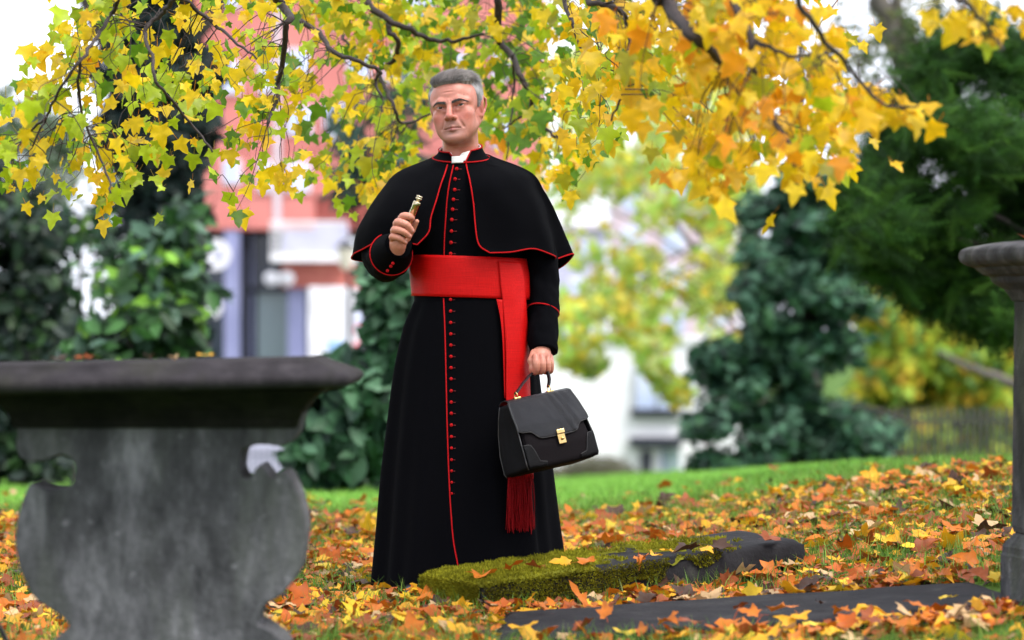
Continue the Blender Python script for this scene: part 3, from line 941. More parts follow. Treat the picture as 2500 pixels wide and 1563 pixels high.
# 1 ivy clad tree on the left
Y = 25.0
t, x, z = tree_root(392, Y, 'ivy_clad_tree', 'dark tree trunk thickly clad in ivy behind the yellow leaves on the left', 'tree')
limb(t, [(x, Y, z - .2), (x + .03, Y, z + 1.6), (x - .05, Y, z + 3.4), (x + .08, Y, z + 5.2), (x + .05, Y, z + 7)], .26, .14, M_bark, 'trunk', 12)
limb(t, [(x - .03, Y, 2.6), (x - .5, Y, 3.3), (x - .9, Y + .2, 4.4)], .09, .04)
limb(t, [(x, Y, 2.9), (x + .5, Y, 3.6), (x + .9, Y, 4.6)], .08, .04)
dg = [(.005, .013, .011), (.007, .018, .014), (.011, .024, .022), (.004, .009, .008), (.018, .036, .028)]
bl = [(400, 780, Y, 120, 170, .45, 1500), (395, 560, Y, 115, 170, .45, 1500), (390, 380, Y, 120, 170, .45, 1500), (385, 210, Y, 125, 150, .45, 1500), (380, 80, Y, 110, 110, .4, 900), (370, -40, Y, 120, 110, .4, 700), (470, 300, Y, 70, 80, .3, 450), (300, 330, Y, 80, 90, .3, 500), (290, 170, Y, 70, 70, .3, 350), (500, 170, Y, 60, 60, .3, 300), (380, -170, Y, 160, 120, .5, 600)]
V, F, C = foliage(IVY, bl, rngt, (.07, .13), dg, .35, .35)
obj('crown', V, F, M_leaf, t, False, C)

# 2 broadleaved evergreen shrubs at the far left, several bushes
def shrub(name, label, stem_px, Y, blobs, cols, size, T=OVAL, group=None, clump=.35, mat=None, up=.6, dens=None, stems=5, cat='shrub'):
    t, x, z = tree_root(stem_px, Y, name, label, cat)
    if group: t['group'] = group
    top = max(P(0, b[1], b[2])[2] for b in blobs)
    for k in range(stems):
        b = blobs[k % len(blobs)]
        c = P(b[0], b[1], b[2])
        limb(t, [(x + .08 * math.cos(k * 2.4), Y + .08 * math.sin(k * 2.4), z - .1), (0.5 * (x + c[0]), Y, 0.5 * (z + c[2])), tuple(c)], .035, .012, M_bark, 'stem', 6)
    V, F, C = foliage(T, blobs, rngt, size, cols, up, .35, clump, dens=dens)
    obj('crown', V, F, mat or M_leaf, t, False, C)
    return t
gm = [(.012, .036, .012), (.028, .084, .022), (.055, .150, .040), (.008, .026, .012), (.040, .110, .030), (.065, .13, .085), (.014, .040, .016), (.18, .38, .04)]
Y = 20.0
shrub('laurel_shrub', 'broad leaved evergreen shrub standing behind the tomb slab, nearest the ivy tree', 470, Y, [(415, 640, Y, 75, 110, .5, 420), (390, 780, Y, 115, 110, .6, 620), (310, 870, Y, 170, 90, .6, 700), (455, 545, Y, 50, 60, .4, 120), (270, 720, Y, 90, 120, .5, 350), (380, 980, Y, 180, 120, .6, 600), (380, 1100, Y, 150, 100, .6, 350), (505, 705, Y, 28, 16, .2, 16)], gm, (.11, .21), dens=-.25)
Y = 23.0
shrub('laurel_shrub', 'dark evergreen shrub at the far left edge above the tomb slab', 60, Y, [(40, 560, Y, 120, 110, .6, 800), (20, 720, Y, 150, 130, .6, 1000), (90, 850, Y, 170, 110, .6, 900), (30, 980, Y, 140, 140, .6, 900), (60, 1120, Y, 130, 110, .6, 700), (-80, 500, Y, 120, 160, .6, 500)], [(.006, .016, .010), (.011, .028, .013), (.008, .018, .014), (.03, .07, .022), (.026, .045, .036)], (.11, .20), dens=-.28)
Y = 27.0
shrub('holly_shrub', 'loose green shrub between the ivy tree and left edge with sky gaps', 190, Y, [(200, 560, Y, 90, 60, .5, 190), (190, 700, Y, 120, 70, .5, 260), (180, 830, Y, 130, 80, .6, 620), (250, 480, Y, 80, 60, .4, 160)], gm, (.12, .20), dens=-.02)
# pale branches against the sky far left
Y = 45.0
shrub('pale_tree', 'pale distant tree top against white sky at the upper left edge', 30, Y, [(20, 330, Y, 90, 90, 1, 420), (60, 260, Y, 70, 70, 1, 260), (120, 330, Y, 90, 80, 1, 420), (-40, 430, Y, 120, 120, 1, 500), (130, 440, Y, 100, 80, 1, 400)], [(.10, .14, .09), (.06, .10, .05), (.13, .16, .10)], (.16, .28), dens=-.1, cat='tree')

# 3 shrub just left of the man
Y = 19.0
shrub('rhododendron', 'bushy green shrub immediately left of the man with light broad leaves', 850, Y, [(880, 1080, Y, 120, 95, .5, 620), (850, 960, Y, 120, 100, .5, 620), (962, 850, Y, 62, 130, .5, 560), (945, 730, Y, 40, 80, .4, 200), (780, 1100, Y, 80, 80, .5, 380), (960, 1000, Y, 130, 150, .6, 700), (1050, 900, Y, 130, 220, .6, 700), (1000, 700, Y, 110, 100, .5, 380), (900, 690, Y, 50, 28, .3, 60)], [(.016, .050, .024), (.028, .090, .034), (.050, .135, .060), (.010, .030, .018), (.075, .165, .09)], (.13, .22), dens=-.22)
Y = 22.0
shrub('low_shrub', 'low leafy green shrub on the lawn beside the tomb panel', 760, Y, [(770, 1165, Y, 60, 40, .4, 320), (830, 1175, Y, 90, 40, .4, 420), (930, 1170, Y, 90, 50, .4, 420)], [(.035, .10, .025), (.05, .14, .035), (.02, .06, .02)], (.07, .13), dens=-.4)
# behind-the-man dark evergreen seen between maple leaves
Y = 30.0
shrub('dark_evergreen', 'dark green evergreen seen through the maple leaves behind the man', 930, Y, [(900, 330, Y, 100, 120, 1, 420), (960, 450, Y, 120, 120, 1, 520), (1010, 600, Y, 140, 160, 1, 620), (860, 450, Y, 60, 60, .6, 160), (1010, 260, Y, 70, 90, .6, 180)], [(.03, .065, .05), (.045, .085, .065), (.02, .045, .035)], (.12, .22), dens=-.1, cat='tree')

# 4 blue green evergreen tree on the right
Y = 28.0
t, x, z = tree_root(1955, Y, 'blue_green_evergreen', 'conical blue green evergreen with dark gaps, right of the white house', 'tree')
limb(t, [(x, Y, z - .2), (x + .05, Y, z + 1.4), (x - .05, Y, z + 2.6), (x, Y, z + 4.0)], .16, .04, M_bark, 'trunk', 10)
for k in range(16):
    a = k * 2.4; hh = .5 + 3.0 * k / 16
    l_ = 1.1 * (1 - k / 22)
    limb(t, [(x, Y, z + hh), (x + .5 * l_ * math.cos(a), Y + .5 * l_ * math.sin(a), z + hh + .12), (x + l_ * math.cos(a), Y + l_ * math.sin(a), z + hh - .05)], .035, .01)
bgc = [(.034, .098, .056), (.068, .170, .096), (.13, .26, .165), (.012, .036, .022), (.055, .15, .060), (.018, .052, .028)]
bl = []
for k in range(95):
    f_ = rngt.uniform(0, 1) ** .8
    py = 430 + 740 * f_
    hw = np.interp(py, [400, 520, 650, 800, 950, 1080, 1180], [30, 110, 130, 175, 215, 240, 150])
    bl.append((1945 + rngt.uniform(-1, 1) * hw + (py - 800) * -.05, py, Y + rngt.uniform(-.7, .5), rngt.uniform(45, 85), rngt.uniform(30, 48), .35, 190))
V, F, C = foliage(OVAL, bl, rngt, (.09, .18), bgc, .9, .3, .30, droop=.3, dens=-.42)
obj('crown', V, F, M_leaf, t, False, C)

# 5 pale yellow green trees
def autumn_tree(name, label, stem_px, Y, blobs, cols, size, trunk_r=.14, lean=0, limbs=6, clump=.55, dens=-.1):
    t, x, z = tree_root(stem_px, Y, name, label, 'tree')
    top = P(0, min(b[1] for b in blobs), Y)[2]
    cpt = P(stem_px + lean, 0, Y)[0]
    limb(t, [(x, Y, z - .2), (x + .1, Y, z + (top - z) * .3), (0.5 * (x + cpt), Y, z + (top - z) * .6), (cpt, Y, top * .9)], trunk_r, trunk_r * .3, M_barkg, 'trunk', 10)
    for k in range(limbs):
        b = blobs[k % len(blobs)]; c = P(b[0], b[1], b[2])
        s = np.array([x, Y, z + (top - z) * (.25 + .4 * k / limbs)])
        limb(t, [s, 0.5 * (s + c) + np.array([0, 0, .15]), c], trunk_r * .14, .008, M_barkg)
    V, F, C = foliage(STAR, blobs, rngt, size, cols, .15, .0, clump, dens=dens)
    obj('crown', V, F, M_autumn, t, False, C)
    return t
yg = [(.62, .68, .12), (.50, .68, .14), (.74, .66, .10), (.40, .62, .14), (.70, .52, .08), (.64, .70, .32), (.56, .66, .22)]
Y = 36.0
tufts = []
for k in range(60):
    px, py = rngt.uniform(1380, 1800), rngt.uniform(120, 900)
    lim = 850 + 70 * math.sin(px / 31.) + 30 * math.sin(px / 11.)
    if py > lim:
        continue
    tufts.append((px, py, Y + rngt.uniform(-2.0, 2.0), rngt.uniform(50, 110), rngt.uniform(35, 80), .8, int(rngt.uniform(50, 95) * (1.1 if py > 520 else .75))))
for px, py, n_ in ((1640, 940, 60), (1655, 965, 40), (1600, 900, 60), (1400, 880, 70), (1440, 890, 60), (1740, 880, 60)):
    tufts.append((px, py, Y, 42, 26, .4, n_))
autumn_tree('yellow_maple', 'pale yellow green tree glowing above the white house, right of the man', 1840, Y, tufts, yg, (.10, .19), limbs=22, clump=0)
Y = 40.0
autumn_tree('yellow_maple', 'yellow and olive tree behind the iron railing on the right', 2330, Y, [(2250, 800, Y, 130, 90, 1, 900), (2360, 860, Y, 150, 110, 1, 1100), (2200, 920, Y, 110, 90, 1, 800), (2330, 990, Y, 170, 90, 1, 1100), (2440, 960, Y, 120, 120, 1, 800), (2220, 1050, Y, 120, 70, 1, 600), (2400, 1080, Y, 140, 60, 1, 700), (2150, 760, Y, 80, 70, .8, 400), (2520, 850, Y, 120, 150, 1, 600), (2110, 1000, Y, 60, 80, .6, 260)], [(.58, .60, .07), (.46, .58, .08), (.64, .54, .05), (.26, .44, .08), (.60, .40, .05), (.18, .32, .10), (.40, .56, .08)], (.12, .20), limbs=8, dens=-.35)
tt = bpy.data.objects.get('yellow_maple.001')
limb(tt, [P(2500, 945, 38), P(2420, 915, 38), P(2350, 890, 38), P(2290, 860, 38)], .07, .03, M_barkg)
Y = 60.0
autumn_tree('far_tree', 'faint distant tree filling the gap under the yew', 2180, Y, [(2150, 650, Y, 160, 120, 2, 700), (2300, 720, Y, 200, 150, 2, 900), (2050, 560, Y, 130, 160, 2, 600), (2450, 800, Y, 200, 200, 2, 900)], [(.16, .20, .08), (.10, .15, .06), (.22, .22, .09)], (.20, .34), clump=1.0)

# tall bare-ish grey tree against the sky, top right
Y = 26.0
t, x, z = tree_root(2660, Y, 'grey_tree', 'grey leaning tree trunks rising against white sky above the yew', 'tree')
limb(t, [(x, Y, z - .2), P(2560, 760, Y), P(2400, 450, Y), P(2260, 220, Y), P(2190, 110, Y), P(2140, -20, Y), P(2090, -160, Y)], .17, .08, M_barkg, 'trunk', 10)
limb(t, [P(2262, 260, Y), P(2240, 120, Y), P(2190, 20, Y), P(2170, -120, Y)], .07, .04, M_barkg)
limb(t, [P(2330, 200, Y), P(2290, 60, Y), P(2300, -120, Y)], .05, .03, M_barkg)
V, F, C = foliage(OVAL, [(2080, 60, Y, 90, 80, .7, 260), (2150, 160, Y, 90, 70, .7, 260), (2240, 60, Y, 110, 80, .7, 330), (2120, 240, Y, 60, 60, .5, 200), (2050, 150, Y, 70, 70, .6, 150), (2350, 60, Y, 110, 80, .7, 300)], rngt, (.06, .12), [(.10, .14, .05), (.07, .11, .04), (.14, .15, .05)], .4, .2, .35, dens=.05)
obj('crown', V, F, M_autumn, t, False, C)

# 6 yew, upper right
Y = 15.5
t, x, z = tree_root(2640, Y, 'yew_tree', 'dark green feathery yew hanging over the stone pedestal, upper right', 'tree')
limb(t, [(x, Y, z - .2), (x - .05, Y, z + 1.0), (x + .05, Y, z + 2.2), (x, Y, z + 3.4)], .28, .12, M_bark, 'trunk', 12)
yb = []
outline_l = lambda py: np.interp(py, [60, 120, 200, 300, 400, 480, 560, 640, 700, 760, 810], [2390, 2290, 2230, 2170, 2125, 2095, 2095, 2150, 2240, 2350, 2450])
for k in range(64):
    py = rngt.uniform(110, 790)
    lft = outline_l(py)
    px = lft + 40 + (2900 - lft) * rngt.uniform(0, 1) ** 1.3
    yb.append((px, py, Y + rngt.uniform(-.9, .9), rngt.uniform(70, 120), rngt.uniform(50, 85), .35, 260))
for k in range(26):                                                   # fringe along the outline
    py = 90 + 700 * k / 25.
    yb.append((outline_l(py) + 38, py, Y + rngt.uniform(-.5, .3), 55, 48, .25, 150))
for px, py in ((2150, 680), (2230, 725), (2300, 750), (2370, 775), (2430, 785), (2490, 790)):
    yb.append((px + 10, py - 30, Y - .2, 60, 42, .25, 200))
for k in range(14):
    b = yb[k * 4]; c = P(b[0], b[1], b[2])
    s = np.array([x, Y, min(z + 3.2, max(z + .8, c[2] - .4))])
    limb(t, [s, 0.5 * (s + c) + np.array([0, 0, .12]), c], .022, .008)
V, F, C = foliage(SPRAY, yb, rngt, (.13, .26), [(.018, .062, .008), (.028, .088, .010), (.008, .028, .005), (.050, .125, .014), (.016, .044, .010)], .5, .2, droop=.5)
obj('crown', V, F, M_needle, t, False, C)

# 7 dry grey-brown bush before the white house
Y = 44.0
shrub('dry_bush', 'low grey brown twiggy bush on the lawn edge before the white house', 1450, Y, [(1460, 1155, Y, 95, 44, .5, 2200), (1370, 1172, Y, 70, 32, .5, 1200), (1545, 1176, Y, 50, 30, .4, 800)], [(.10, .095, .055), (.07, .078, .040), (.14, .125, .075)], (.10, .20), T=SPRAY, clump=0)
# hedge masses closing the view at the sides of the street
Y = 58.0
shrub('hedge', 'dark hedge along the street glimpsed behind the left shrubs', 150, Y, [(100, 1050, Y, 260, 120, 1, 900), (400, 1080, Y, 200, 100, 1, 700), (-150, 900, Y, 200, 200, 1, 700)], [(.03, .07, .025), (.045, .10, .03)], (.16, .26), clump=0, cat='hedge')
# ------------------------------------------------------------------ implicit modelling for the person
def smin(a, b, k):
    h = np.clip(0.5 + 0.5 * (b - a) / k, 0, 1)
    return b + (a - b) * h - k * h * (1 - h)
def smax(a, b, k):
    return -smin(-a, -b, k)

class Field:
    def __init__(s, lo, hi, h):
        s.lo = np.array(lo, dtype=np.float32); s.h = h
        n = [int(math.ceil((b - a) / h)) + 1 for a, b in zip(lo, hi)]
        ax = [(s.lo[i] + h * np.arange(n[i])).astype(np.float32) for i in range(3)]
        s.X, s.Y, s.Z = np.meshgrid(*ax, indexing='ij')
        s.d = np.full(s.X.shape, 1.0, dtype=np.float32)
    def box_of(s, c0, c1, pad):
        """index window around a primitive so that small ones stay cheap"""
        a = np.floor((np.minimum(c0, c1) - pad - s.lo) / s.h).astype(int)
        b = np.ceil((np.maximum(c0, c1) + pad - s.lo) / s.h).astype(int) + 1
        a = np.maximum(a, 0); b = np.minimum(np.maximum(b, a + 1), s.X.shape)
        return tuple(slice(int(p), int(q)) for p, q in zip(a, b))
    def put(s, w, q, k, sub=False):
        if sub:
            s.d[w] = smax(s.d[w], -q, k)
        else:
            s.d[w] = smin(s.d[w], q, k)
    def ell(s, c, r, k=0.01, rot=None, sub=False):
        c = np.array(c, dtype=np.float32); r = np.array(r, dtype=np.float32)
        w = s.box_of(c - r.max(), c + r.max(), 3 * k + 0.03)
        x, y, z = s.X[w] - c[0], s.Y[w] - c[1], s.Z[w] - c[2]
        if rot is not None:
            M = np.array(Euler([R(v) for v in rot]).to_matrix().transposed(), dtype=np.float32)
            x, y, z = M[0, 0] * x + M[0, 1] * y + M[0, 2] * z, M[1, 0] * x + M[1, 1] * y + M[1, 2] * z, M[2, 0] * x + M[2, 1] * y + M[2, 2] * z
        k0 = np.sqrt((x / r[0]) ** 2 + (y / r[1]) ** 2 + (z / r[2]) ** 2) + 1e-9
        k1 = np.sqrt((x / r[0] ** 2) ** 2 + (y / r[1] ** 2) ** 2 + (z / r[2] ** 2) ** 2) + 1e-9
        s.put(w, k0 * (k0 - 1) / k1, k, sub)
        return s
    def cap(s, a, b, ra, rb=None, k=0.01, sub=False):
        a = np.array(a, dtype=np.float32); b = np.array(b, dtype=np.float32)
        rb = ra if rb is None else rb
        w = s.box_of(np.minimum(a, b) - max(ra, rb), np.maximum(a, b) + max(ra, rb), 3 * k + 0.03)
        v = b - a
        x, y, z = s.X[w] - a[0], s.Y[w] - a[1], s.Z[w] - a[2]
        t = np.clip((x * v[0] + y * v[1] + z * v[2]) / max(float(v @ v), 1e-12), 0, 1)
        q = np.sqrt((x - t * v[0]) ** 2 + (y - t * v[1]) ** 2 + (z - t * v[2]) ** 2) - (ra + (rb - ra) * t)
        s.put(w, q, k, sub)
        return s
    def chain(s, pts, rads, k=0.004, sub=False):
        for i in range(len(pts) - 1):
            s.cap(pts[i], pts[i + 1], rads[i], rads[i + 1], k, sub)
        return s
    def mesh(s):
        """naive surface nets"""
        d = s.d
        nx, ny, nz = d.shape
        ins = d < 0
        acc = np.zeros((nx - 1, ny - 1, nz - 1, 3), dtype=np.float32)
        cnt = np.zeros((nx - 1, ny - 1, nz - 1), dtype=np.float32)
        def sl(o):
            return tuple(slice(o[i], o[i] + d.shape[i] - 1) for i in range(3))
        for axis in range(3):
            o1, o2 = [a for a in range(3) if a != axis]
            for p in (0, 1):
                for q in (0, 1):
                    A = [0, 0, 0]; A[o1] = p; A[o2] = q
                    B = list(A); B[axis] = 1
                    da, db = d[sl(A)], d[sl(B)]
                    m = (da < 0) != (db < 0)
                    idx = np.nonzero(m)
                    t = da[idx] / (da[idx] - db[idx])
                    for c in range(3):
                        acc[idx + (np.full(len(idx[0]), c),)] += (A[c] + (t if c == axis else 0))
                    cnt[idx] += 1
        act = cnt > 0
        ids = np.full(act.shape, -1, dtype=np.int64)
        cell = np.argwhere(act)
        ids[act] = np.arange(len(cell))
        V = s.lo + s.h * (cell + acc[act] / cnt[act][:, None])
        faces = []
        for axis in range(3):
            o1, o2 = [(1, 2), (2, 0), (0, 1)][axis]
            lo = [slice(None)] * 3; hi = [slice(None)] * 3
            lo[axis] = slice(0, -1); hi[axis] = slice(1, None)
            for ww in (lo, hi):
                ww[o1] = slice(1, -1); ww[o2] = slice(1, -1)
            a, b = ins[tuple(lo)], ins[tuple(hi)]
            for flip in (False, True):
                e = np.argwhere((a & ~b) if not flip else (~a & b))
                if len(e) == 0:
                    continue
                e[:, o1] += 1; e[:, o2] += 1
                def cid(s1, s2):
                    q = e.copy(); q[:, o1] -= s1; q[:, o2] -= s2
                    return ids[q[:, 0], q[:, 1], q[:, 2]]
                f = np.stack([cid(1, 1), cid(0, 1), cid(0, 0), cid(1, 0)], 1)
                faces.append(f[:, ::-1] if flip else f)
        return V, np.concatenate(faces)

def gauss(p, c, r):
    c = np.asarray(c); r = np.asarray(r)
    return np.exp(-(((p - c) / r) ** 2).sum(-1))

def build_head():
    """head and neck in head space: +x photo right, -y the way the face looks, origin at eye level"""
    f = Field((-0.104, -0.135, -0.215), (0.104, 0.135, 0.15), 0.0017)
    f.ell((0, 0.018, 0.044), (0.0740, 0.092, 0.071), 0.01)                 # cranium
    f.ell((0, -0.030, 0.034), (0.061, 0.055, 0.054), 0.03)                 # forehead
    f.ell((0, -0.022, -0.035), (0.0625, 0.062, 0.076), 0.03)               # face mass
    for s in (-1, 1):
        f.cap((s * 0.0515, 0.004, -0.058), (s * 0.023, -0.065, -0.096), 0.016, 0.020, 0.026)    # jaw
        f.ell((s * 0.044, -0.055, -0.028), (0.024, 0.022, 0.020), 0.022)   # cheekbone
        f.ell((s * 0.036, -0.050, -0.062), (0.025, 0.026, 0.030), 0.024)   # cheek
        f.ell((s * 0.062, -0.030, 0.020), (0.012, 0.026, 0.030), 0.02)     # temple
    f.ell((0, -0.078, -0.102), (0.024, 0.017, 0.017), 0.016)                # chin
    f.ell((0, -0.071, -0.060), (0.033, 0.020, 0.027), 0.016)               # muzzle
    f.ell((0, -0.022, -0.104), (0.042, 0.044, 0.019), 0.018)               # under-chin
    for s in (-1, 1):
        f.ell((s * 0.0345, -0.0895, 0.001), (0.0205, 0.0155, 0.0120), 0.014, sub=True)            # socket
    for s in (-1, 1):                                                       # brow ridge
        f.cap((s * 0.010, -0.0830, 0.0140), (s * 0.030, -0.0808, 0.0180), 0.0085, 0.0085, 0.012)
        f.cap((s * 0.030, -0.0808, 0.0180), (s * 0.053, -0.0605, 0.0120), 0.0085, 0.0080, 0.012)
    f.cap((0, -0.083, 0.012), (0, -0.0975, -0.014), 0.0075, 0.0085, 0.010)  # nose bridge
    f.cap((0, -0.0955, -0.014), (0, -0.1065, -0.0325), 0.0090, 0.0115, 0.005)
    f.ell((0, -0.1085, -0.0355), (0.0118, 0.0100, 0.0090), 0.005)
    for s in (-1, 1):
        f.ell((s * 0.0142, -0.0940, -0.0385), (0.0085, 0.0118, 0.0080), 0.005)                    # wing
        f.ell((s * 0.0078, -0.1005, -0.0468), (0.0042, 0.0060, 0.0040), 0.0025, sub=True)         # nostril
        f.ell((s * 0.0345, -0.0710, 0.0005), (0.0155, 0.0135, 0.0130), 0.004)                      # lids
        f.cap((s * 0.020, -0.0812, 0.0070), (s * 0.048, -0.0745, 0.0055), 0.0036, 0.0036, 0.008)   # upper fold
        f.cap((s * 0.022, -0.0798, -0.0125), (s * 0.045, -0.0725, -0.0120), 0.0028, 0.0028, 0.012) # bag under eye
    for s in (-1, 1):                                                       # lid opening
        f.ell((s * 0.0345, -0.0860, -0.0005), (0.0150, 0.0120, 0.0034), 0.0014, rot=(0, s * -4, 0), sub=True)
    f.cap((-0.025, -0.0800, -0.0705), (0, -0.0915, -0.0665), 0.0035, 0.0050, 0.004)
    f.cap((0.025, -0.0800, -0.0705), (0, -0.0915, -0.0665), 0.0035, 0.0050, 0.004)
    f.cap((-0.019, -0.0815, -0.0755), (0, -0.0900, -0.0775), 0.0038, 0.0058, 0.004)
    f.cap((0.019, -0.0815, -0.0755), (0, -0.0900, -0.0775), 0.0038, 0.0058, 0.004)
    f.cap((-0.026, -0.0840, -0.0730), (0, -0.0985, -0.0720), 0.0020, 0.0022, 0.002, sub=True)   # line of the mouth
    f.cap((0.026, -0.0840, -0.0730), (0, -0.0985, -0.0720), 0.0020, 0.0022, 0.002, sub=True)
    f.ell((0, -0.0960, -0.0890), (0.018, 0.006, 0.0045), 0.008, sub=True)                        # under the lip
    f.cap((0, -0.0985, -0.046), (0, -0.0975, -0.056), 0.003, 0.003, 0.004, sub=True)             # philtrum
    for s in (-1, 1):                                                       # folds beside the mouth
        f.cap((s * 0.0225, -0.0915, -0.0370), (s * 0.0360, -0.0800, -0.0700), 0.0016, 0.0006, 0.010, sub=True)
        f.cap((s * 0.0055, -0.0930, 0.0150), (s * 0.0070, -0.0930, 0.0270), 0.0013, 0.0010, 0.003, sub=True)   # frown
    for zz in (0.045, 0.055):
        f.cap((-0.030, -0.0870, zz + .001), (0.030, -0.0870, zz), 0.0004, 0.0004, 0.006, sub=True)
    # neck
    f.cap((-0.004, 0.032, -0.050), (-0.030, 0.050, -0.24), 0.0560, 0.0600, 0.022)
    f.cap((-0.004, 0.010, -0.085), (-0.026, 0.038, -0.24), 0.0450, 0.0500, 0.024)
    f.ell((-0.016, -0.022, -0.160), (0.010, 0.008, 0.016), 0.02)
    # ears
    for s in (-1, 1):
        f.ell((s * 0.0765, 0.016, -0.006), (0.0075, 0.0185, 0.030), 0.006, rot=(12, s * 6, s * 24))
        pts = [(0.0745, 0.000, 0.006), (0.0790, 0.004, 0.020), (0.0865, 0.018, 0.026), (0.0910, 0.031, 0.018), (0.0900, 0.034, 0.000), (0.0835, 0.026, -0.020), (0.0765, 0.012, -0.034), (0.0725, 0.004, -0.033)]
        f.chain([(s * a, b, c) for a, b, c in pts], [0.0036, 0.0042, 0.0046, 0.0046, 0.0042, 0.0045, 0.0062, 0.0045], 0.003)
        f.ell((s * 0.0890, 0.014, -0.002), (0.0055, 0.0095, 0.0150), 0.003, rot=(12, 0, s * 24), sub=True)
        f.ell((s * 0.0755, 0.016, -0.004), (0.0060, 0.0150, 0.0220), 0.003, rot=(12, s * 6, s * 24))
        f.ell((s * 0.0790, 0.003, -0.008), (0.004, 0.004, 0.006), 0.003)     # tragus
        f.ell((s * 0.0640, 0.012, -0.026), (0.013, 0.022, 0.034), 0.010)
        f.ell((s * 0.0825, 0.019, 0.003), (0.0040, 0.0160, 0.0240), 0.003, rot=(12, s * 6, s * 24))
    V, F = f.mesh()
    V = V[:, :]
    # skin's own tone; under-brow shade is put into the colour round the eyes
    base = np.array(srgb(186, 122, 107)); red = np.array(srgb(178, 86, 76)); grey = np.array(srgb(134, 104, 96)); lip = np.array(srgb(142, 74, 70))
    c = np.tile(base, (len(V), 1))
    def mixc(w, t):
        w = np.clip(w, 0, 1)[:, None]
        c[:] = c * (1 - w) + t * w
    for s in (-1, 1):
        mixc(0.55 * gauss(V, (s * 0.045, -0.065, -0.038), (0.022, 0.04, 0.020)), red)
        mixc(0.7 * gauss(V, (s * 0.082, 0.018, -0.002), (0.02, 0.03, 0.04)), red)
        mixc(0.55 * gauss(V, (s * 0.031, -0.08, -0.004), (0.018, 0.02, 0.011)), np.array(srgb(140, 84, 76)))
    mixc(0.6 * gauss(V, (0, -0.105, -0.030), (0.018, 0.025, 0.016)), red)
    beard = np.clip(1.3 * gauss(V, (0, -0.085, -0.075), (0.040, 0.045, 0.034)), 0, 1) * (V[:, 2] < -0.046) + 0.5 * gauss(V, (0, -0.05, -0.10), (0.06, 0.06, 0.02))
    mixc(0.55 * beard, grey)
    mixc(1.1 * gauss(V, (0, -0.094, -0.0730), (0.0195, 0.018, 0.0062)), lip)
    mixc(0.35 * (V[:, 2] < -0.13) * np.ones(len(V)), red)
    mottle = 1 + 0.10 * fbm(V * 55, 4, 11) + 0.05 * vnoise(V * 300, 3)
    c = c * mottle[:, None]
    mole = gauss(V, (0.047, -0.066, 0.032), (0.0022, 0.006, 0.0022))
    c = c * (1 - 0.6 * mole[:, None])
    return V, F, c

def hairline(V):
    """signed amount by which a point of the head lies in hair"""
    x, y, z = np.abs(V[:, 0]), V[:, 1], V[:, 2]
    front = z - (0.079 - 0.16 * np.clip(y + 0.052, 0, 0.05) - 10 * np.clip(x - 0.050, 0, 1) ** 2 * 0 + 0.10 * np.clip(x - 0.02, 0, 0.02))
    side = (y + 0.022) * 1.0 - np.clip(0.035 - z, 0, 0.05) * 0.35
    low = z - np.where(y > 0.036, -0.075, -0.020)
    return np.maximum(np.minimum(side, low), np.minimum(front, z - 0.03))

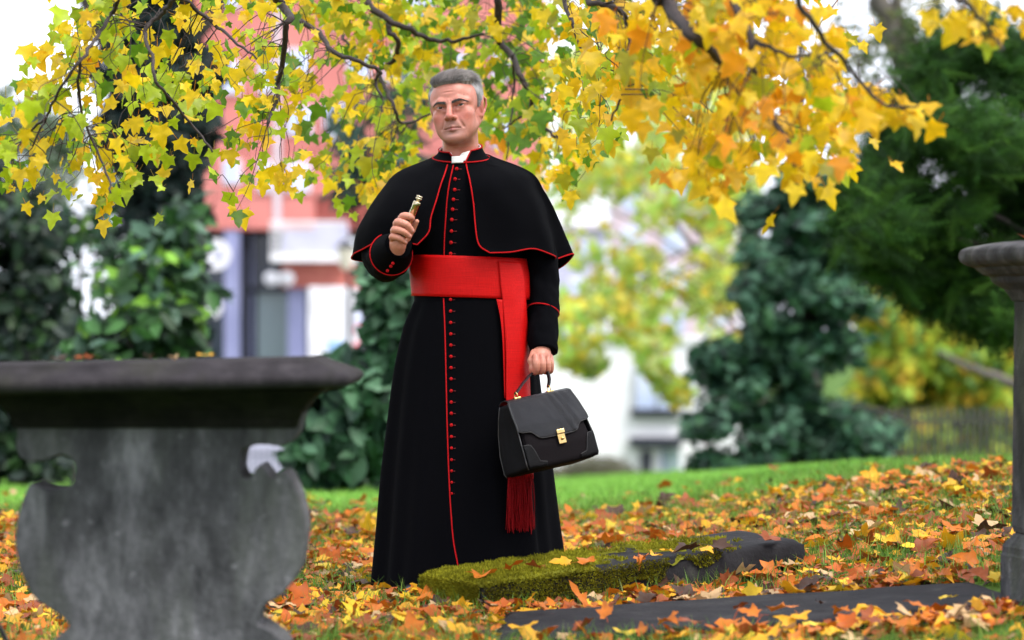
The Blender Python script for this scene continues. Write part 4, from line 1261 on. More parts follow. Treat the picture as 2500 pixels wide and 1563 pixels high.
def build_hair(rng):
    f = Field((-0.1, -0.12, -0.1), (0.1, 0.135, 0.16), 0.0022)
    f.ell((0, 0.018, 0.044), (0.0770, 0.0955, 0.0745), 0.01)
    f.ell((0, -0.026, 0.040), (0.0655, 0.0560, 0.0580), 0.02)
    f.ell((0, 0.030, -0.015), (0.066, 0.072, 0.070), 0.02)
    f.ell((0.002, -0.022, 0.085), (0.057, 0.062, 0.019), 0.012)            # volume on top
    f.ell((-0.028, -0.052, 0.081), (0.030, 0.022, 0.015), 0.012)            # quiff, lifted off the brow
    f.ell((0.012, -0.058, 0.089), (0.036, 0.022, 0.014), 0.010)
    f.ell((0.046, -0.020, 0.078), (0.026, 0.045, 0.026), 0.012)
    for s in (-1, 1):
        f.ell((s * 0.067, 0.008, 0.034), (0.017, 0.036, 0.040), 0.012)
    V, F = f.mesh()
    V = V.astype(float)
    hl = hairline(V)
    n = V - np.array([0, 0.018, 0.035]); n /= np.linalg.norm(n, axis=1, keepdims=True)
    # comb grooves run with the strands
    u = np.where(V[:, 2] > 0.07, V[:, 1] * 260 + V[:, 0] * 120, V[:, 1] * 240 + V[:, 2] * 90)
    V += n * (0.0016 * np.sin(u + 4 * vnoise(V * 25, 4)) + 0.0022 * vnoise(V * 45, 2))[:, None] * np.clip(hl / 0.01, 0, 1)[:, None]
    V -= n * (np.clip(-hl / 0.012, -0.35, 1.0) * 0.010)[:, None]              # thin out towards the hairline, sink below the skin beyond it
    keep = hl > -0.014
    fm = keep[F].all(1)
    F = F[fm]
    used = np.unique(F)
    mp = np.full(len(V), -1); mp[used] = np.arange(len(used))
    V, F, n, hl = V[used], mp[F], n[used], hl[used]
    top = np.clip((V[:, 2] - 0.055) / 0.03, 0, 1)
    silver = np.array(srgb(168, 166, 170)); dark = np.array(srgb(62, 54, 50)); mid = np.array(srgb(112, 104, 100))
    def tone(p, r):
        t = np.clip((p[:, 2] - 0.060) / 0.03, 0, 1)[:, None] * np.clip((0.02 - p[:, 1]) / 0.05, 0, 1)[:, None]
        f_ = np.clip((-0.045 - p[:, 1]) / 0.03, 0, 1)[:, None] * np.clip((0.096 - p[:, 2]) / 0.012, 0, 1)[:, None] * t
        c = silver * (1 - t) + mid * t
        c = c * (1 - .75 * f_) + dark * .75 * f_
        return c * (0.35 + 0.95 * r[:, None])
    cV = tone(V, 0.5 + 0.35 * np.sin(u[used] * 1.0 + 5 * vnoise(V * 25, 4)))
    # strands
    ok = np.nonzero(hl > 0.001)[0]
    pick = rng.choice(ok, 14000)
    root = V[pick] + rng.normal(0, 0.0012, (len(pick), 3)); nn = n[pick]
    tp = np.clip((root[:, 2] - 0.062) / 0.025, 0, 1)[:, None]
    fr = np.clip((-0.030 - root[:, 1]) / 0.03, 0, 1)[:, None]
    d_top = np.array([0.75, 0.45, 0.05]) * (1 - fr) + np.array([0.75, 0.10, 0.50]) * fr
    d_side = np.stack([np.zeros(len(root)), np.full(len(root), 0.75), np.full(len(root), -0.55)], 1)
    d = d_top * tp + d_side * (1 - tp) + rng.normal(0, 0.16, (len(root), 3))
    d -= nn * (d * nn).sum(1, keepdims=True) * 0.9
    d /= np.linalg.norm(d, axis=1, keepdims=True)
    L = (0.012 + 0.026 * tp[:, 0]) * rng.uniform(0.5, 1.35, len(root))
    fl = np.nonzero((hl > -0.004) & (hl < 0.004) & (V[:, 1] < -0.028) & (V[:, 2] > 0.05))[0]
    p2 = rng.choice(fl, 2600)
    r2 = V[p2] + rng.normal(0, .0012, (len(p2), 3)) + n[p2] * .0016
    d2 = np.array([0.28, 0.10, 0.95]) + rng.normal(0, .22, (len(p2), 3)); d2 -= n[p2] * (d2 * n[p2]).sum(1, keepdims=True) * .75
    d2 /= np.linalg.norm(d2, axis=1, keepdims=True)
    root = np.concatenate([root, r2]); nn = np.concatenate([nn, n[p2]]); d = np.concatenate([d, d2])
    L = np.concatenate([L, rng.uniform(.010, .026, len(p2))]); tp = np.concatenate([tp, np.ones((len(p2), 1))]); pick = np.concatenate([pick, p2])
    side = np.cross(d, nn); side /= np.linalg.norm(side, axis=1, keepdims=True)
    sv, sf, sc = [], [], []
    K = 4
    w = rng.uniform(0.00045, 0.0009, len(root))
    lift_ = rng.choice([.003, .006, .014], len(root), p=[.72, .22, .06]) * rng.uniform(.6, 1.3, len(root))
    for k in range(K):
        t = k / (K - 1)
        p = root + d * (L * t)[:, None] + nn * ((0.0006 + lift_ * t * (1 - 0.75 * t) * (0.35 + tp[:, 0])))[:, None] - nn * (0.5 * (L * t) ** 2 / 0.09)[:, None]
        ww = (w * (1 - 0.85 * t))[:, None]
        sv.append(np.stack([p - side * ww, p + side * ww], 1))
    sv = np.stack(sv, 1).reshape(len(root), K * 2, 3)
    lock = .5 + .5 * np.sin(u[used][pick] * .55 + 3 * vnoise(root * 30, 9))
    cc = tone(root, np.clip(rng.uniform(-.05, .75, len(root)) + .45 * lock, 0, 1.3))
    b = len(V) + np.arange(len(root))[:, None] * (K * 2)
    for k in range(K - 1):
        sf.append(np.stack([b[:, 0] + 2 * k, b[:, 0] + 2 * k + 1, b[:, 0] + 2 * k + 3, b[:, 0] + 2 * k + 2], 1))
    V2 = np.concatenate([V, sv.reshape(-1, 3)])
    F2 = np.concatenate([F] + sf)
    C2 = np.concatenate([cV, np.repeat(cc, K * 2, 0)])
    return V2, F2, C2

def build_brow(s, rng):
    n = 460
    t = rng.uniform(0, 1, n)
    path = catmull([(0.0095, -0.0938, 0.0098), (0.024, -0.0948, 0.0138), (0.039, -0.0900, 0.0158), (0.056, -0.0715, 0.0090)], 8)
    p = np.stack([np.interp(t, np.linspace(0, 1, len(path)), path[:, i]) for i in range(3)], 1)
    wid = 0.0040 * (1 - 0.75 * t)
    p[:, 2] += rng.uniform(-1, 1, n) * wid
    d = np.stack([0.9 + 0 * t, 0.1 + 0.5 * t, 0.35 - 0.8 * t], 1) + rng.normal(0, 0.2, (n, 3)); d /= np.linalg.norm(d, axis=1, keepdims=True)
    sd = np.cross(d, [0, -1, 0.2]); sd /= np.linalg.norm(sd, axis=1, keepdims=True)
    L = rng.uniform(0.005, 0.009, n)[:, None]
    w = 0.00055
    a, b, c = p - sd * w, p + sd * w, p + d * L + np.array([0, -0.0008, 0])
    V = np.stack([a, b, c], 1).reshape(-1, 3)
    V[:, 0] *= s
    return V, np.arange(3 * n).reshape(-1, 3)
# ------------------------------------------------------------------ the man in the cassock
rngp = np.random.default_rng(21)
M_black = pm('black_wool', (0.0010, 0.0011, 0.0019), 0.85, (0.0017, 0.0018, 0.0029), scale=900, bump=0.2, bscale=1500, spec=0.045)
M_red = pm('red_cord', (0.56, 0.006, 0.009), 0.75, (0.42, 0.004, 0.007), scale=600, bump=0.6, bscale=700, spec=0.15)
M_white_collar = pm('white_linen', (0.80, 0.80, 0.80), 0.5, (0.76, 0.76, 0.77), scale=40)
M_shoe = pm('black_shoe_leather', (0.012, 0.012, 0.013), 0.25, scale=40, bump=0.1)
M_gold = pm('brass', (0.72, 0.52, 0.22), 0.22, (0.62, 0.42, 0.16), scale=60, metal=1.0)

def silk(name):
    """watered red silk: slubs across, a woven rib"""
    m, n, l, b = nt(name)
    tc = n.new('ShaderNodeTexCoord')
    def ns(sc, scale, det=3):
        mp = n.new('ShaderNodeMapping'); mp.inputs['Scale'].default_value = sc
        l.new(tc.outputs['Object'], mp.inputs['Vector'])
        t = n.new('ShaderNodeTexNoise'); t.inputs['Scale'].default_value = scale; t.inputs['Detail'].default_value = det
        l.new(mp.outputs[0], t.inputs['Vector'])
        return t.outputs['Fac']
    a, c = ns((1, 1, 26), 22, 5), ns((40, 40, 1), 20, 3)
    ad = n.new('ShaderNodeMath'); ad.operation = 'ADD'
    l.new(a, ad.inputs[0]); l.new(c, ad.inputs[1])
    cr = n.new('ShaderNodeValToRGB')
    cr.color_ramp.elements[0].position = 0.36; cr.color_ramp.elements[0].color = (0.40, 0.0026, 0.0030, 1)
    cr.color_ramp.elements[1].position = 0.64; cr.color_ramp.elements[1].color = (0.58, 0.0056, 0.0050, 1)
    hf = n.new('ShaderNodeMath'); hf.operation = 'MULTIPLY'; hf.inputs[1].default_value = 0.5
    l.new(ad.outputs[0], hf.inputs[0]); l.new(hf.outputs[0], cr.inputs['Fac'])
    l.new(cr.outputs[0], b.inputs['Base Color'])
    bp = n.new('ShaderNodeBump'); bp.inputs['Strength'].default_value = 0.35; bp.inputs['Distance'].default_value = 0.003
    l.new(hf.outputs[0], bp.inputs['Height']); l.new(bp.outputs[0], b.inputs['Normal'])
    b.inputs['Roughness'].default_value = 0.48
    b.inputs['Specular IOR Level'].default_value = 0.12
    return m
M_silk = silk('red_silk')

def skin_mat():
    m, n, l, b = nt('skin')
    at = n.new('ShaderNodeAttribute'); at.attribute_name = 'Col'
    l.new(at.outputs['Color'], b.inputs['Base Color'])
    b.inputs['Roughness'].default_value = 0.40
    b.inputs['Specular IOR Level'].default_value = 0.45
    b.inputs['Subsurface Weight'].default_value = 0.12
    b.inputs['Subsurface Radius'].default_value = (0.010, 0.004, 0.002)
    b.inputs['Subsurface Scale'].default_value = 0.6
    tc = n.new('ShaderNodeTexCoord')
    t = n.new('ShaderNodeTexNoise'); t.inputs['Scale'].default_value = 420; t.inputs['Detail'].default_value = 5
    l.new(tc.outputs['Object'], t.inputs['Vector'])
    bp = n.new('ShaderNodeBump'); bp.inputs['Strength'].default_value = 0.22; bp.inputs['Distance'].default_value = 0.002
    l.new(t.outputs['Fac'], bp.inputs['Height']); l.new(bp.outputs[0], b.inputs['Normal'])
    return m
M_skin = skin_mat()
M_hair = leaf_mat('grey_hair', 0.0, 0.42, 0.5, 0.12, 120)
M_brow = pm('dark_eyebrow', (0.034, 0.026, 0.023), 0.6, scale=100)
M_eye = pm('eye_white', (0.40, 0.35, 0.33), 0.12, (0.36, 0.30, 0.28), scale=200)
M_iris = pm('dark_iris', (0.012, 0.010, 0.010), 0.08, (0.03, 0.022, 0.018), scale=900)

YB = 10.0                                                    # the man's distance
KM = YB / FPX                                                # metres per pixel there
person = thing('person', (-0.165, YB, 0.0), 'grey haired man in black cassock and cape with red piping and wide red sash, standing', 'person')

# ---- body: head, neck, trunk, arms and hands in one mesh
hx = P(1115, 264, YB - 0.035)
HM = Matrix.Translation(hx) @ Matrix.Rotation(R(-8.0), 4, 'Y') @ Matrix.Rotation(R(-14), 4, 'Z') @ Matrix.Rotation(R(-2.5), 4, 'X') @ Matrix.Scale(1.03, 4)
HMn = np.array(HM)
def to_head(V):
    return np.asarray(V) @ HMn[:3, :3].T + HMn[:3, 3]

hV, hF, hC = build_head()
bV, bF, bC = [to_head(hV)], [hF], [hC]
nb = len(hV)
SK = np.array(srgb(192, 130, 110)); SKR = np.array(srgb(176, 90, 78))
def add_body(V, F, C):
    global nb
    bV.append(V); bF.append(F + nb); bC.append(C); nb += len(V)

# trunk, legs and arms under the clothes
f = Field((-0.62, YB - 0.22, 0.02), (0.32, YB + 0.2, 1.50), 0.012)
nk = P(1125, 372, YB)
f.cap((nk[0], YB + 0.01, 1.40), (nk[0], YB, 1.50), 0.060, 0.058, 0.02)
f.ell((-0.17, YB, 1.22), (0.165, 0.10, 0.17), 0.03)
f.ell((-0.17, YB - 0.01, 1.00), (0.155, 0.105, 0.18), 0.06)
f.ell((-0.17, YB, 0.86), (0.165, 0.11, 0.12), 0.05)
for s in (-1, 1):
    f.cap((-0.17 + s * 0.085, YB, 0.86), (-0.17 + s * 0.095, YB - 0.01, 0.48), 0.082, 0.056, 0.03)
    f.cap((-0.17 + s * 0.095, YB - 0.01, 0.48), (-0.17 + s * 0.105, YB + 0.01, 0.09), 0.055, 0.040, 0.02)
shl, shr = P(1010, 470, YB), P(1252, 470, YB)
ell_, elr = P(934, 622, YB + 0.0), P(1328, 655, YB + 0.01)
wrl, wrr = P(975, 597, YB - 0.235), P(1324, 850, YB - 0.135)
f.cap(shl, ell_, 0.044, 0.042, 0.03).cap(ell_, wrl, 0.040, 0.029, 0.02)
f.cap(shr, elr, 0.044, 0.038, 0.03).cap(elr, wrr, 0.040, 0.029, 0.02)
V, F = f.mesh()
add_body(V, F, np.tile(SK, (len(V), 1)))

# right hand (photo left), closed round the metal tube; drawn in photo pixels at its own depth
def zp(zx, zy, dy):
    return P(840 + zx * 0.16538, 450 + zy * 0.16534, YB - dy)
tube_a, tube_b = zp(868, 770, 0.274), zp(1090, 245, 0.286)
c0 = zp(850, 720, 0.27)
f = Field(c0 - np.array([0.075, 0.075, 0.085]), c0 + np.array([0.075, 0.075, 0.085]), 0.0013)
f.cap(zp(770, 1010, 0.225), zp(800, 880, 0.255), 0.0265, 0.0270, 0.02)                  # wrist and heel
f.ell(zp(800, 790, 0.262), (0.022, 0.017, 0.034), 0.014, rot=(0, 24, 0))                # palm behind the fingers
f.ell(zp(845, 640, 0.262), (0.021, 0.015, 0.030), 0.012, rot=(0, 24, 0))
fg = [  # knuckle, middle joint, last joint, tip
    [(815, 560, .268), (868, 474, .292), (955, 470, .306), (1004, 505, .296)],
    [(775, 640, .268), (790, 560, .296), (915, 588, .312), (1000, 682, .300)],
    [(745, 730, .266), (748, 668, .296), (868, 690, .311), (965, 762, .299)],
    [(722, 815, .262), (715, 770, .290), (815, 792, .303), (905, 856, .290)]]
rr = [(.0118, .0120, .0108, .0090), (.0122, .0124, .0110, .0092), (.0118, .0120, .0106, .0088), (.0104, .0106, .0094, .0078)]
fins = []
for q, r4 in zip(fg, rr):
    pts = [zp(*a) for a in q]
    fins.append(pts)
    g = Field(c0 - np.array([0.075, 0.075, 0.085]), c0 + np.array([0.075, 0.075, 0.085]), 0.0013) if False else None
    path = catmull(pts, 3)
    rad = np.interp(np.linspace(0, 3, len(path)), [0, 1, 2, 3], r4)
    d_old = f.d.copy()
    f.d[:] = 1.0
    f.chain(path, rad, 0.003)
    f.d = smin(d_old, f.d, 0.0016)
for q in fg:                                                       # skin folds over the joints
    a = zp(q[1][0] + 28, q[1][1] - 2, q[1][2] + 0.0115)
    f.cap(a + np.array([0, 0, 0.006]), a - np.array([0, 0, 0.006]), 0.0008, 0.0008, 0.002, sub=True)
f.chain([zp(835, 860, .250), zp(930, 790, .246), zp(1010, 670, .258), zp(1072, 548, .276)], [.0145, .0118, .0096, .0080], 0.005)   # thumb
V, F = f.mesh()
C = np.tile(SK, (len(V), 1))
for q in fins:
    for j, w in ((1, .55), (3, .6), (0, .35)):
        g = np.clip(w * gauss(V, q[j], (.010, .012, .010)), 0, 1)[:, None]
        C = C * (1 - g) + SKR * g
for q in fins:                                                     # nails
    tip = q[3] + np.array([0.000, -0.0075, 0.002])
    g = np.clip(1.6 * gauss(V, tip, (.0045, .004, .0050)), 0, 1)[:, None]
    C = C * (1 - g * 0.7) + np.array(srgb(214, 160, 148)) * g * 0.7
C *= (1 + 0.12 * fbm(V * 90, 4, 4))[:, None]
add_body(V, F, C)

# left hand (photo right), knuckles down round the handle of the bag
def hp(px, py, dy):
    return P(px, py, YB - dy)
c0 = hp(1322, 880, 0.17)
f = Field(c0 - np.array([0.06, 0.075, 0.075]), c0 + np.array([0.06, 0.075, 0.075]), 0.0014)
f.cap(hp(1325, 836, .130), hp(1323, 858, .145), 0.027, 0.028, 0.02)
f.ell(hp(1322, 868, .160), (0.0270, 0.034, 0.0240), 0.014, rot=(0, 0, -38))
for k, (px, dy) in enumerate([(1306, .200), (1321, .192), (1334, .172), (1342, .150)]):
    r0 = (.0108, .0108, .0102, .0090)[k]
    pts = [hp(px + 1, 870, dy - .006), hp(px + 3, 888, dy + .004), hp(px + 2, 905, dy - .004), hp(px - 6, 905, dy - .026), hp(px - 8, 894, dy - .036)]
    d_old = f.d.copy(); f.d[:] = 1.0
    f.chain(catmull(pts, 3), np.interp(np.linspace(0, 4, 13), range(5), (r0 * 1.05, r0 * 1.08, r0, r0 * .95, r0 * .85)), 0.003)
    f.d = smin(d_old, f.d, 0.0025)
f.chain([hp(1304, 862, .165), hp(1297, 880, .185), hp(1300, 899, .190), hp(1310, 907, .184)], [.0135, .0115, .0100, .0085], 0.006)
V, F = f.mesh()
C = np.tile(SK * 0.97, (len(V), 1))
for k, (px, dy) in enumerate([(1306, .200), (1321, .192), (1334, .172), (1342, .150)]):
    for py, w in ((872, .5), (902, .75)):
        g = np.clip(w * gauss(V, hp(px, py, dy), (.012, .014, .012)), 0, 1)[:, None]
        C = C * (1 - g) + SKR * g
C *= (1 + 0.12 * fbm(V * 90, 4, 9))[:, None]
add_body(V, F, C)
obj('body', np.concatenate(bV), np.concatenate(bF), M_skin, person, True, np.concatenate(bC))
rg = hp(1340.5, 886, .156)
V, F = tube_geo([rg + 0.0112 * np.array([math.cos(a), math.sin(a), 0.25 * math.cos(a)]) for a in np.linspace(0, 2 * PI, 25)], 0.0014, 6, False)
obj('finger_ring', V, F, M_gold, person)

V, F, C = build_hair(rngp)
obj('hair', to_head(V), F, M_hair, person, True, C)
for s in (-1, 1):
    V, F = build_brow(s, rngp)
    obj('eyebrow', to_head(V), F, M_brow, person, False)
    def ball(c, r, n=20):
        V, F = [], []
        for i in range(n + 1):
            for j in range(n):
                a, b = PI * i / n, 2 * PI * j / n
                V.append((c[0] + r * math.sin(a) * math.cos(b), c[1] + r * math.sin(a) * math.sin(b), c[2] + r * math.cos(a)))
        for i in range(n):
            for j in range(n):
                F.append((i * n + j, (i + 1) * n + j, (i + 1) * n + (j + 1) % n, i * n + (j + 1) % n))
        return V, F
    V, F = ball((s * 0.0345, -0.0700, 0.0002), 0.0126)
    e = obj('eye', to_head(V), F, M_eye, person)
    V, F = ball((s * 0.0345 + 0.0012, -0.0758, 0.0002), 0.0078)
    obj('iris', to_head(V), F, M_iris, e)
    lash = catmull([(s * 0.0205, -0.0800, 0.0010), (s * 0.0275, -0.0838, 0.0040), (s * 0.0345, -0.0842, 0.0046), (s * 0.0425, -0.0815, 0.0036), (s * 0.0490, -0.0760, 0.0004)], 5)
    V, F = tube_geo(to_head(lash), np.interp(np.linspace(0, 1, len(lash)), [0, .5, 1], [.0004, .0010, .0006]), 6)
    obj('eyelashes', V, F, M_brow, e)

# ---- cassock: one loft from neck to hem, front at angle 0
CR = np.array([  # py, left px, right px, depth of front, depth of back, centre shift
    [392, 1066, 1190, .072, .072], [418, 1008, 1250, .105, .100], [480, 985, 1272, .135, .120], [560, 988, 1272, .146, .125],
    [628, 1007, 1277, .150, .125], [728, 1008, 1297, .155, .130], [808, 980, 1304, .172, .150], [961, 955, 1315, .195, .175],
    [1132, 935, 1336, .220, .200], [1290, 922, 1354, .245, .225], [1441, 910, 1375, .265, .245]])
CRs = catmull(CR, 14)
def cas_ring(py):
    return [np.interp(py, CRs[:, 0], CRs[:, i]) for i in range(1, 5)]
def cas_fold(a, py):
    """pleats of the skirt, opening from the waist down"""
    t = np.clip((py - 730) / 700, 0, 1)
    amp = 0.006 * np.clip((py - 722) / 30, 0, 1) + 0.022 * t
    w = 0.55 * np.sin(9 * a + 0.6) + 0.45 * np.sin(15 * a + 1.7 + 1.2 * t) + 0.3 * np.sin(5 * a - 0.4 - 0.8 * t)
    flat = 1 - 0.85 * np.exp(-((a + 0.12) / 0.32) ** 2)               # the buttoned front hangs flat
    soft = 0.004 * vnoise(np.stack([np.cos(a) * 2.2, np.sin(a) * 2.2, py / 130 + 0 * a], -1), 8)
    return amp * w * flat * 0.75 + soft * (py < 735) + soft * 0.6
def cas(a, py, off=0.0):
    l_, r_, df, db = cas_ring(py)
    cx = (0.5 * (l_ + r_) - 1250) * KM; rx = 0.5 * (r_ - l_) * KM
    z = CAMZ - (py - 781) * KM
    ca, sa = np.cos(a), np.sin(a)
    dep = np.where(ca > 0, df, db)
    k = 1 + (cas_fold(a, py) + off) / np.maximum(0.5 * (rx + dep), .05)
    return np.stack([cx + rx * k * sa, YB - dep * k * np.sign(ca) * np.abs(ca) ** 0.92, z + 0 * a], -1)
def on_front(px, py, off=0.0):
    """point of the cloth under a photo pixel"""
    a, q = 0.0, py
    for _ in range(6):
        p = cas(np.array(a), q, off)
        ppx = 1250 + p[0] / p[1] * FPX; ppy = 781 + (CAMZ - p[2]) / p[1] * FPX
        l_, r_, df, db = cas_ring(q)
        a += (px - ppx) / (0.5 * (r_ - l_)) / max(math.cos(a), .25)
        a = max(-1.45, min(1.45, a))
        q += py - ppy
    return cas(np.array(a), q, off)
ang = np.linspace(-PI, PI, 220, endpoint=False)
lev = np.concatenate([np.linspace(392, 728, 50), np.linspace(734, 1441, 100)])
net = np.stack([cas(ang, py) for py in lev], 1)
hem = net[:, -1:, :] + np.array([0, 0, 0.006]); hem = hem * np.array([.985, 1, 1]) + np.array([-.165 * .015, 0, 0])
net = np.concatenate([net, hem], 1)
cassock = obj('cassock', net.reshape(-1, 3), grid_faces(len(ang), net.shape[1], True), M_black, person)

def piping(pts, parent, r=0.0024, name='piping'):
    V, F = tube_geo(pts, r, 7)
    return obj(name, V, F, M_red, parent)
up = catmull([(1107, 403), (1097, 447), (1091, 490), (1088, 533), (1085, 580), (1084, 626)], 8)
piping([on_front(x, y, .001) for x, y in up], cassock)
dn = catmull([(1083, 728), (1086, 800), (1088, 876), (1092, 1047), (1096, 1160), (1101, 1250), (1107, 1320), (1116, 1370), (1122, 1404)], 10)
piping([on_front(x, y, .001) for x, y in dn], cassock)
def button(p, parent, r=0.0062):
    V, F = [], []
    prof = [(0, -.6), (.55, -.6), (.55, -.25), (1, -.1), (.95, .25), (.6, .55), (0, .68)]
    n = 12
    for q, h in prof:
        for k in range(n):
            a = 2 * PI * k / n
            V.append((p[0] + r * q * math.cos(a), p[1] - r * h, p[2] + r * q * math.sin(a)))
    F = [(i * n + j, i * n + (j + 1) % n, (i + 1) * n + (j + 1) % n, (i + 1) * n + j) for i in range(len(prof) - 1) for j in range(n)]
    return obj('button', V, F, M_red, parent)
M_red_dull = pm('red_buttonhole_thread', (0.16, 0.006, 0.010), 0.8, (0.09, 0.005, 0.008), scale=900)
bt = [(1115, 412), (1111, 437), (1110, 463), (1107, 487), (1105, 511), (1103, 536), (1102, 564), (1101, 592), (1100, 619)]
bt += [(1100 + 3 * k / 17, 620 + y * .5687) for k, y in enumerate([195, 245, 294, 343, 391, 440, 488, 536, 587, 636, 684, 734, 784, 833, 883, 931, 980, 1028])]
for k, (x, y) in enumerate(bt):
    low = max(0, k - 20)
    p = on_front(x, y, 0.003)
    button(p, cassock, 0.0062 if k < 9 else 0.0058 - 0.00022 * low)
    h0, h1 = on_front(x + 4.5, y + .5, .0008), on_front(x + (13 if k < 9 else 11 - low * .6), y + .5, .0008)
    V, F = tube_geo([h0, 0.5 * (h0 + h1), h1], 0.0013, 5)
    obj('buttonhole', V, F, M_red_dull, cassock)

# ---- sleeves
def sleeve(rows, name, wob):
    rows = np.array([list(P(a, b, YB - d)) + [r] for a, b, d, r in rows])
    s = catmull(rows, 9)
    c, rad = s[:, :3], s[:, 3]
    V, F = tube_geo(c, rad, 48, True)
    V = np.array(V)
    n = V - np.repeat(c, 48, 0)
    n /= np.linalg.norm(n, axis=1, keepdims=True)
    V = V + n * (0.006 * vnoise(V * np.array([16, 16, 22]), wob) + 0.004 * vnoise(V * 40, wob + 1))[:, None]
    return obj(name, V, F, M_black, person), c, rad, V
sl, c, rad, SV = sleeve([(1000, 470, .0, .045), (960, 535, .0, .066), (944, 590, .005, .078), (944, 622, .025, .084), (950, 626, .085, .074), (955, 620, .150, .0615), (966, 607, .205, .0500), (974, 597, .240, .0425)], 'sleeve', 31)
# turned back cuff: a flared ring over the end of the sleeve
def ring_on(c, i, r, n=48, ax=None):
    T = c[min(i + 1, len(c) - 1)] - c[max(i - 1, 0)]; T /= np.linalg.norm(T)
    u = np.cross(T, [0, 0, 1.0]); u /= np.linalg.norm(u); w = np.cross(u, T)
    a = np.linspace(0, 2 * PI, n, endpoint=False)[:, None]
    return c[i] + r * (np.cos(a) * u + np.sin(a) * w)
ci = len(c) - 19
cuff = [ring_on(c, i, rad[i] + .0045 + .004 * (1 - k / 9.0)) for k, i in enumerate(range(ci, len(c), 2))]
net = np.stack(cuff, 1)
cf = obj('cuff', net.reshape(-1, 3), grid_faces(48, net.shape[1], True), M_black, sl)
q = ring_on(c, ci, rad[ci] + .0095)
piping(np.concatenate([q, q[:1]]), cf, 0.0024)
for zx, zy in ((720, 1165), (690, 1208), (640, 1275)):
    d0 = zp(zx, zy, 0.0); o0 = np.array([0, 0, CAMZ]); v = (d0 - o0) / np.linalg.norm(d0 - o0)
    netf = net.reshape(-1, 3); t = (netf - o0) @ v; off = np.linalg.norm(netf - o0 - t[:, None] * v, axis=1)
    near = np.argsort(off)[:12]
    button(o0 + v * (t[near].min() - 0.001), cf, 0.0056)
sr, c, rad, SV = sleeve([(1262, 470, -.01, .045), (1298, 550, -.01, .054), (1320, 630, -.005, .055), (1326, 700, .02, .0530), (1326, 760, .062, .0505), (1325, 815, .105, .0470), (1324, 858, .135, .0455)], 'sleeve', 41)
i = int(len(c) * 0.66)
pr = ring_on(c, i, rad[i] + .0025)
pr = pr + np.array([0, 0, 1.0]) * (-(pr[:, :1] - c[i][0]) * 0.15)
piping(np.concatenate([pr, pr[:1]]), sr, 0.0024)

# ---- sash, wound once, one end hanging with a fringe
a = np.linspace(-PI, PI, 180, endpoint=False)
rows = []
for k, t in enumerate(np.linspace(0, 1, 14)):
    py = 627 + t * 100
    tilt = 5 * np.sin(a)                                            # it rides a little lower on his left
    pts = np.stack([cas(np.array([x]), py + tl, .0075 + .003 * math.sin(t * PI))[0] for x, tl in zip(a, tilt)])
    rows.append(pts)
net = np.stack(rows, 1)
net += (0.0012 * vnoise(net.reshape(-1, 3) * np.array([9, 9, 60]), 12)).reshape(net.shape[:2])[..., None] * np.array([0, -1, 0])
inn = net[:, [0, -1]].copy()
net = np.concatenate([net[:, :1] * 1 + (np.array([-.165, YB, 0]) - net[:, :1]) * np.array([.05, .05, 0]), net, net[:, -1:] + (np.array([-.165, YB, 0]) - net[:, -1:]) * np.array([.05, .05, 0])], 1)
sash = obj('sash', net.reshape(-1, 3), grid_faces(len(a), net.shape[1], True), M_silk, person)
def tail(lefts, rights, off, name, x_in=0.0):
    L = catmull(lefts, 8); Rr = catmull(rights, 8)
    g = []
    for (lx, ly), (rx_, ry_) in zip(L, Rr):
        row = []
        for t in np.linspace(0, 1, 16):
            px, py = lx + (rx_ - lx) * t, ly + (ry_ - ly) * t
            p = on_front(px, py, off + 0.004 * math.sin(3 * t + py / 60))
            row.append(p)
        g.append(row)
    g = np.array(g)
    return g
def band(g, name, mat, parent):
    o = obj(name, g.reshape(-1, 3), grid_faces(g.shape[0], g.shape[1]), mat, parent)
    s = o.modifiers.new('thickness', 'SOLIDIFY'); s.thickness = 0.003; s.offset = 0
    return o
g = tail([(1218, 637), (1222, 690), (1227, 734), (1235, 847), (1236, 972), (1238, 1080), (1240, 1168)], [(1271, 640), (1281, 690), (1285, 750), (1291, 847), (1293, 920), (1298, 1060), (1302, 1168)], .020, 'sash_tail')
band(g, 'sash_tail', M_silk, sash)
g2 = tail([(1212, 730), (1222, 780), (1228, 850), (1232, 972)], [(1232, 732), (1238, 790), (1243, 850), (1246, 972)], .013, 'sash_tail')
band(g2, 'sash_tail', M_silk, sash)
M_fringe = pm('red_fringe', (0.26, 0.003, 0.005), 0.7, (0.14, 0.002, 0.004), scale=300, spec=0.1)
V, F = [], []
base = g[-1]
for k in range(120):
    t = rngp.uniform(0, 1)
    p0 = np.array([np.interp(t, np.linspace(0, 1, 16), base[:, j]) for j in range(3)]) + np.array([0, rngp.uniform(-.006, .002), .02 * rngp.uniform(0, 1)])
    end = p0 + np.array([rngp.normal(.004, .006), rngp.normal(-.004, .005), -0.150 - rngp.uniform(-.006, .012) - .02])
    mid = 0.5 * (p0 + end) + np.array([rngp.normal(0, .003), rngp.normal(-.002, .003), 0])
    v, ff = tube_geo(catmull([p0, mid, end], 4), 0.0011, 4, False)
    b = len(V); V += list(v); F += [tuple(i + b for i in q) for q in ff]
fr = obj('fringe', V, F, M_fringe, sash, kind='stuff')
V, F = [], []
for j in range(15):                                                 # knotted heading of the fringe
    for row in range(3):
        t = (j + .5 + .5 * (row % 2)) / 15.5
        p0 = np.array([np.interp(t, np.linspace(0, 1, 16), base[:, q]) for q in range(3)]) + np.array([0, -.004, -.006 - .012 * row])
        v, ff = ball(p0, 0.0030, 6)
        b = len(V); V += v; F += [tuple(i + b for i in q) for q in ff]
obj('fringe_knots', V, F, M_fringe, sash, kind='stuff')

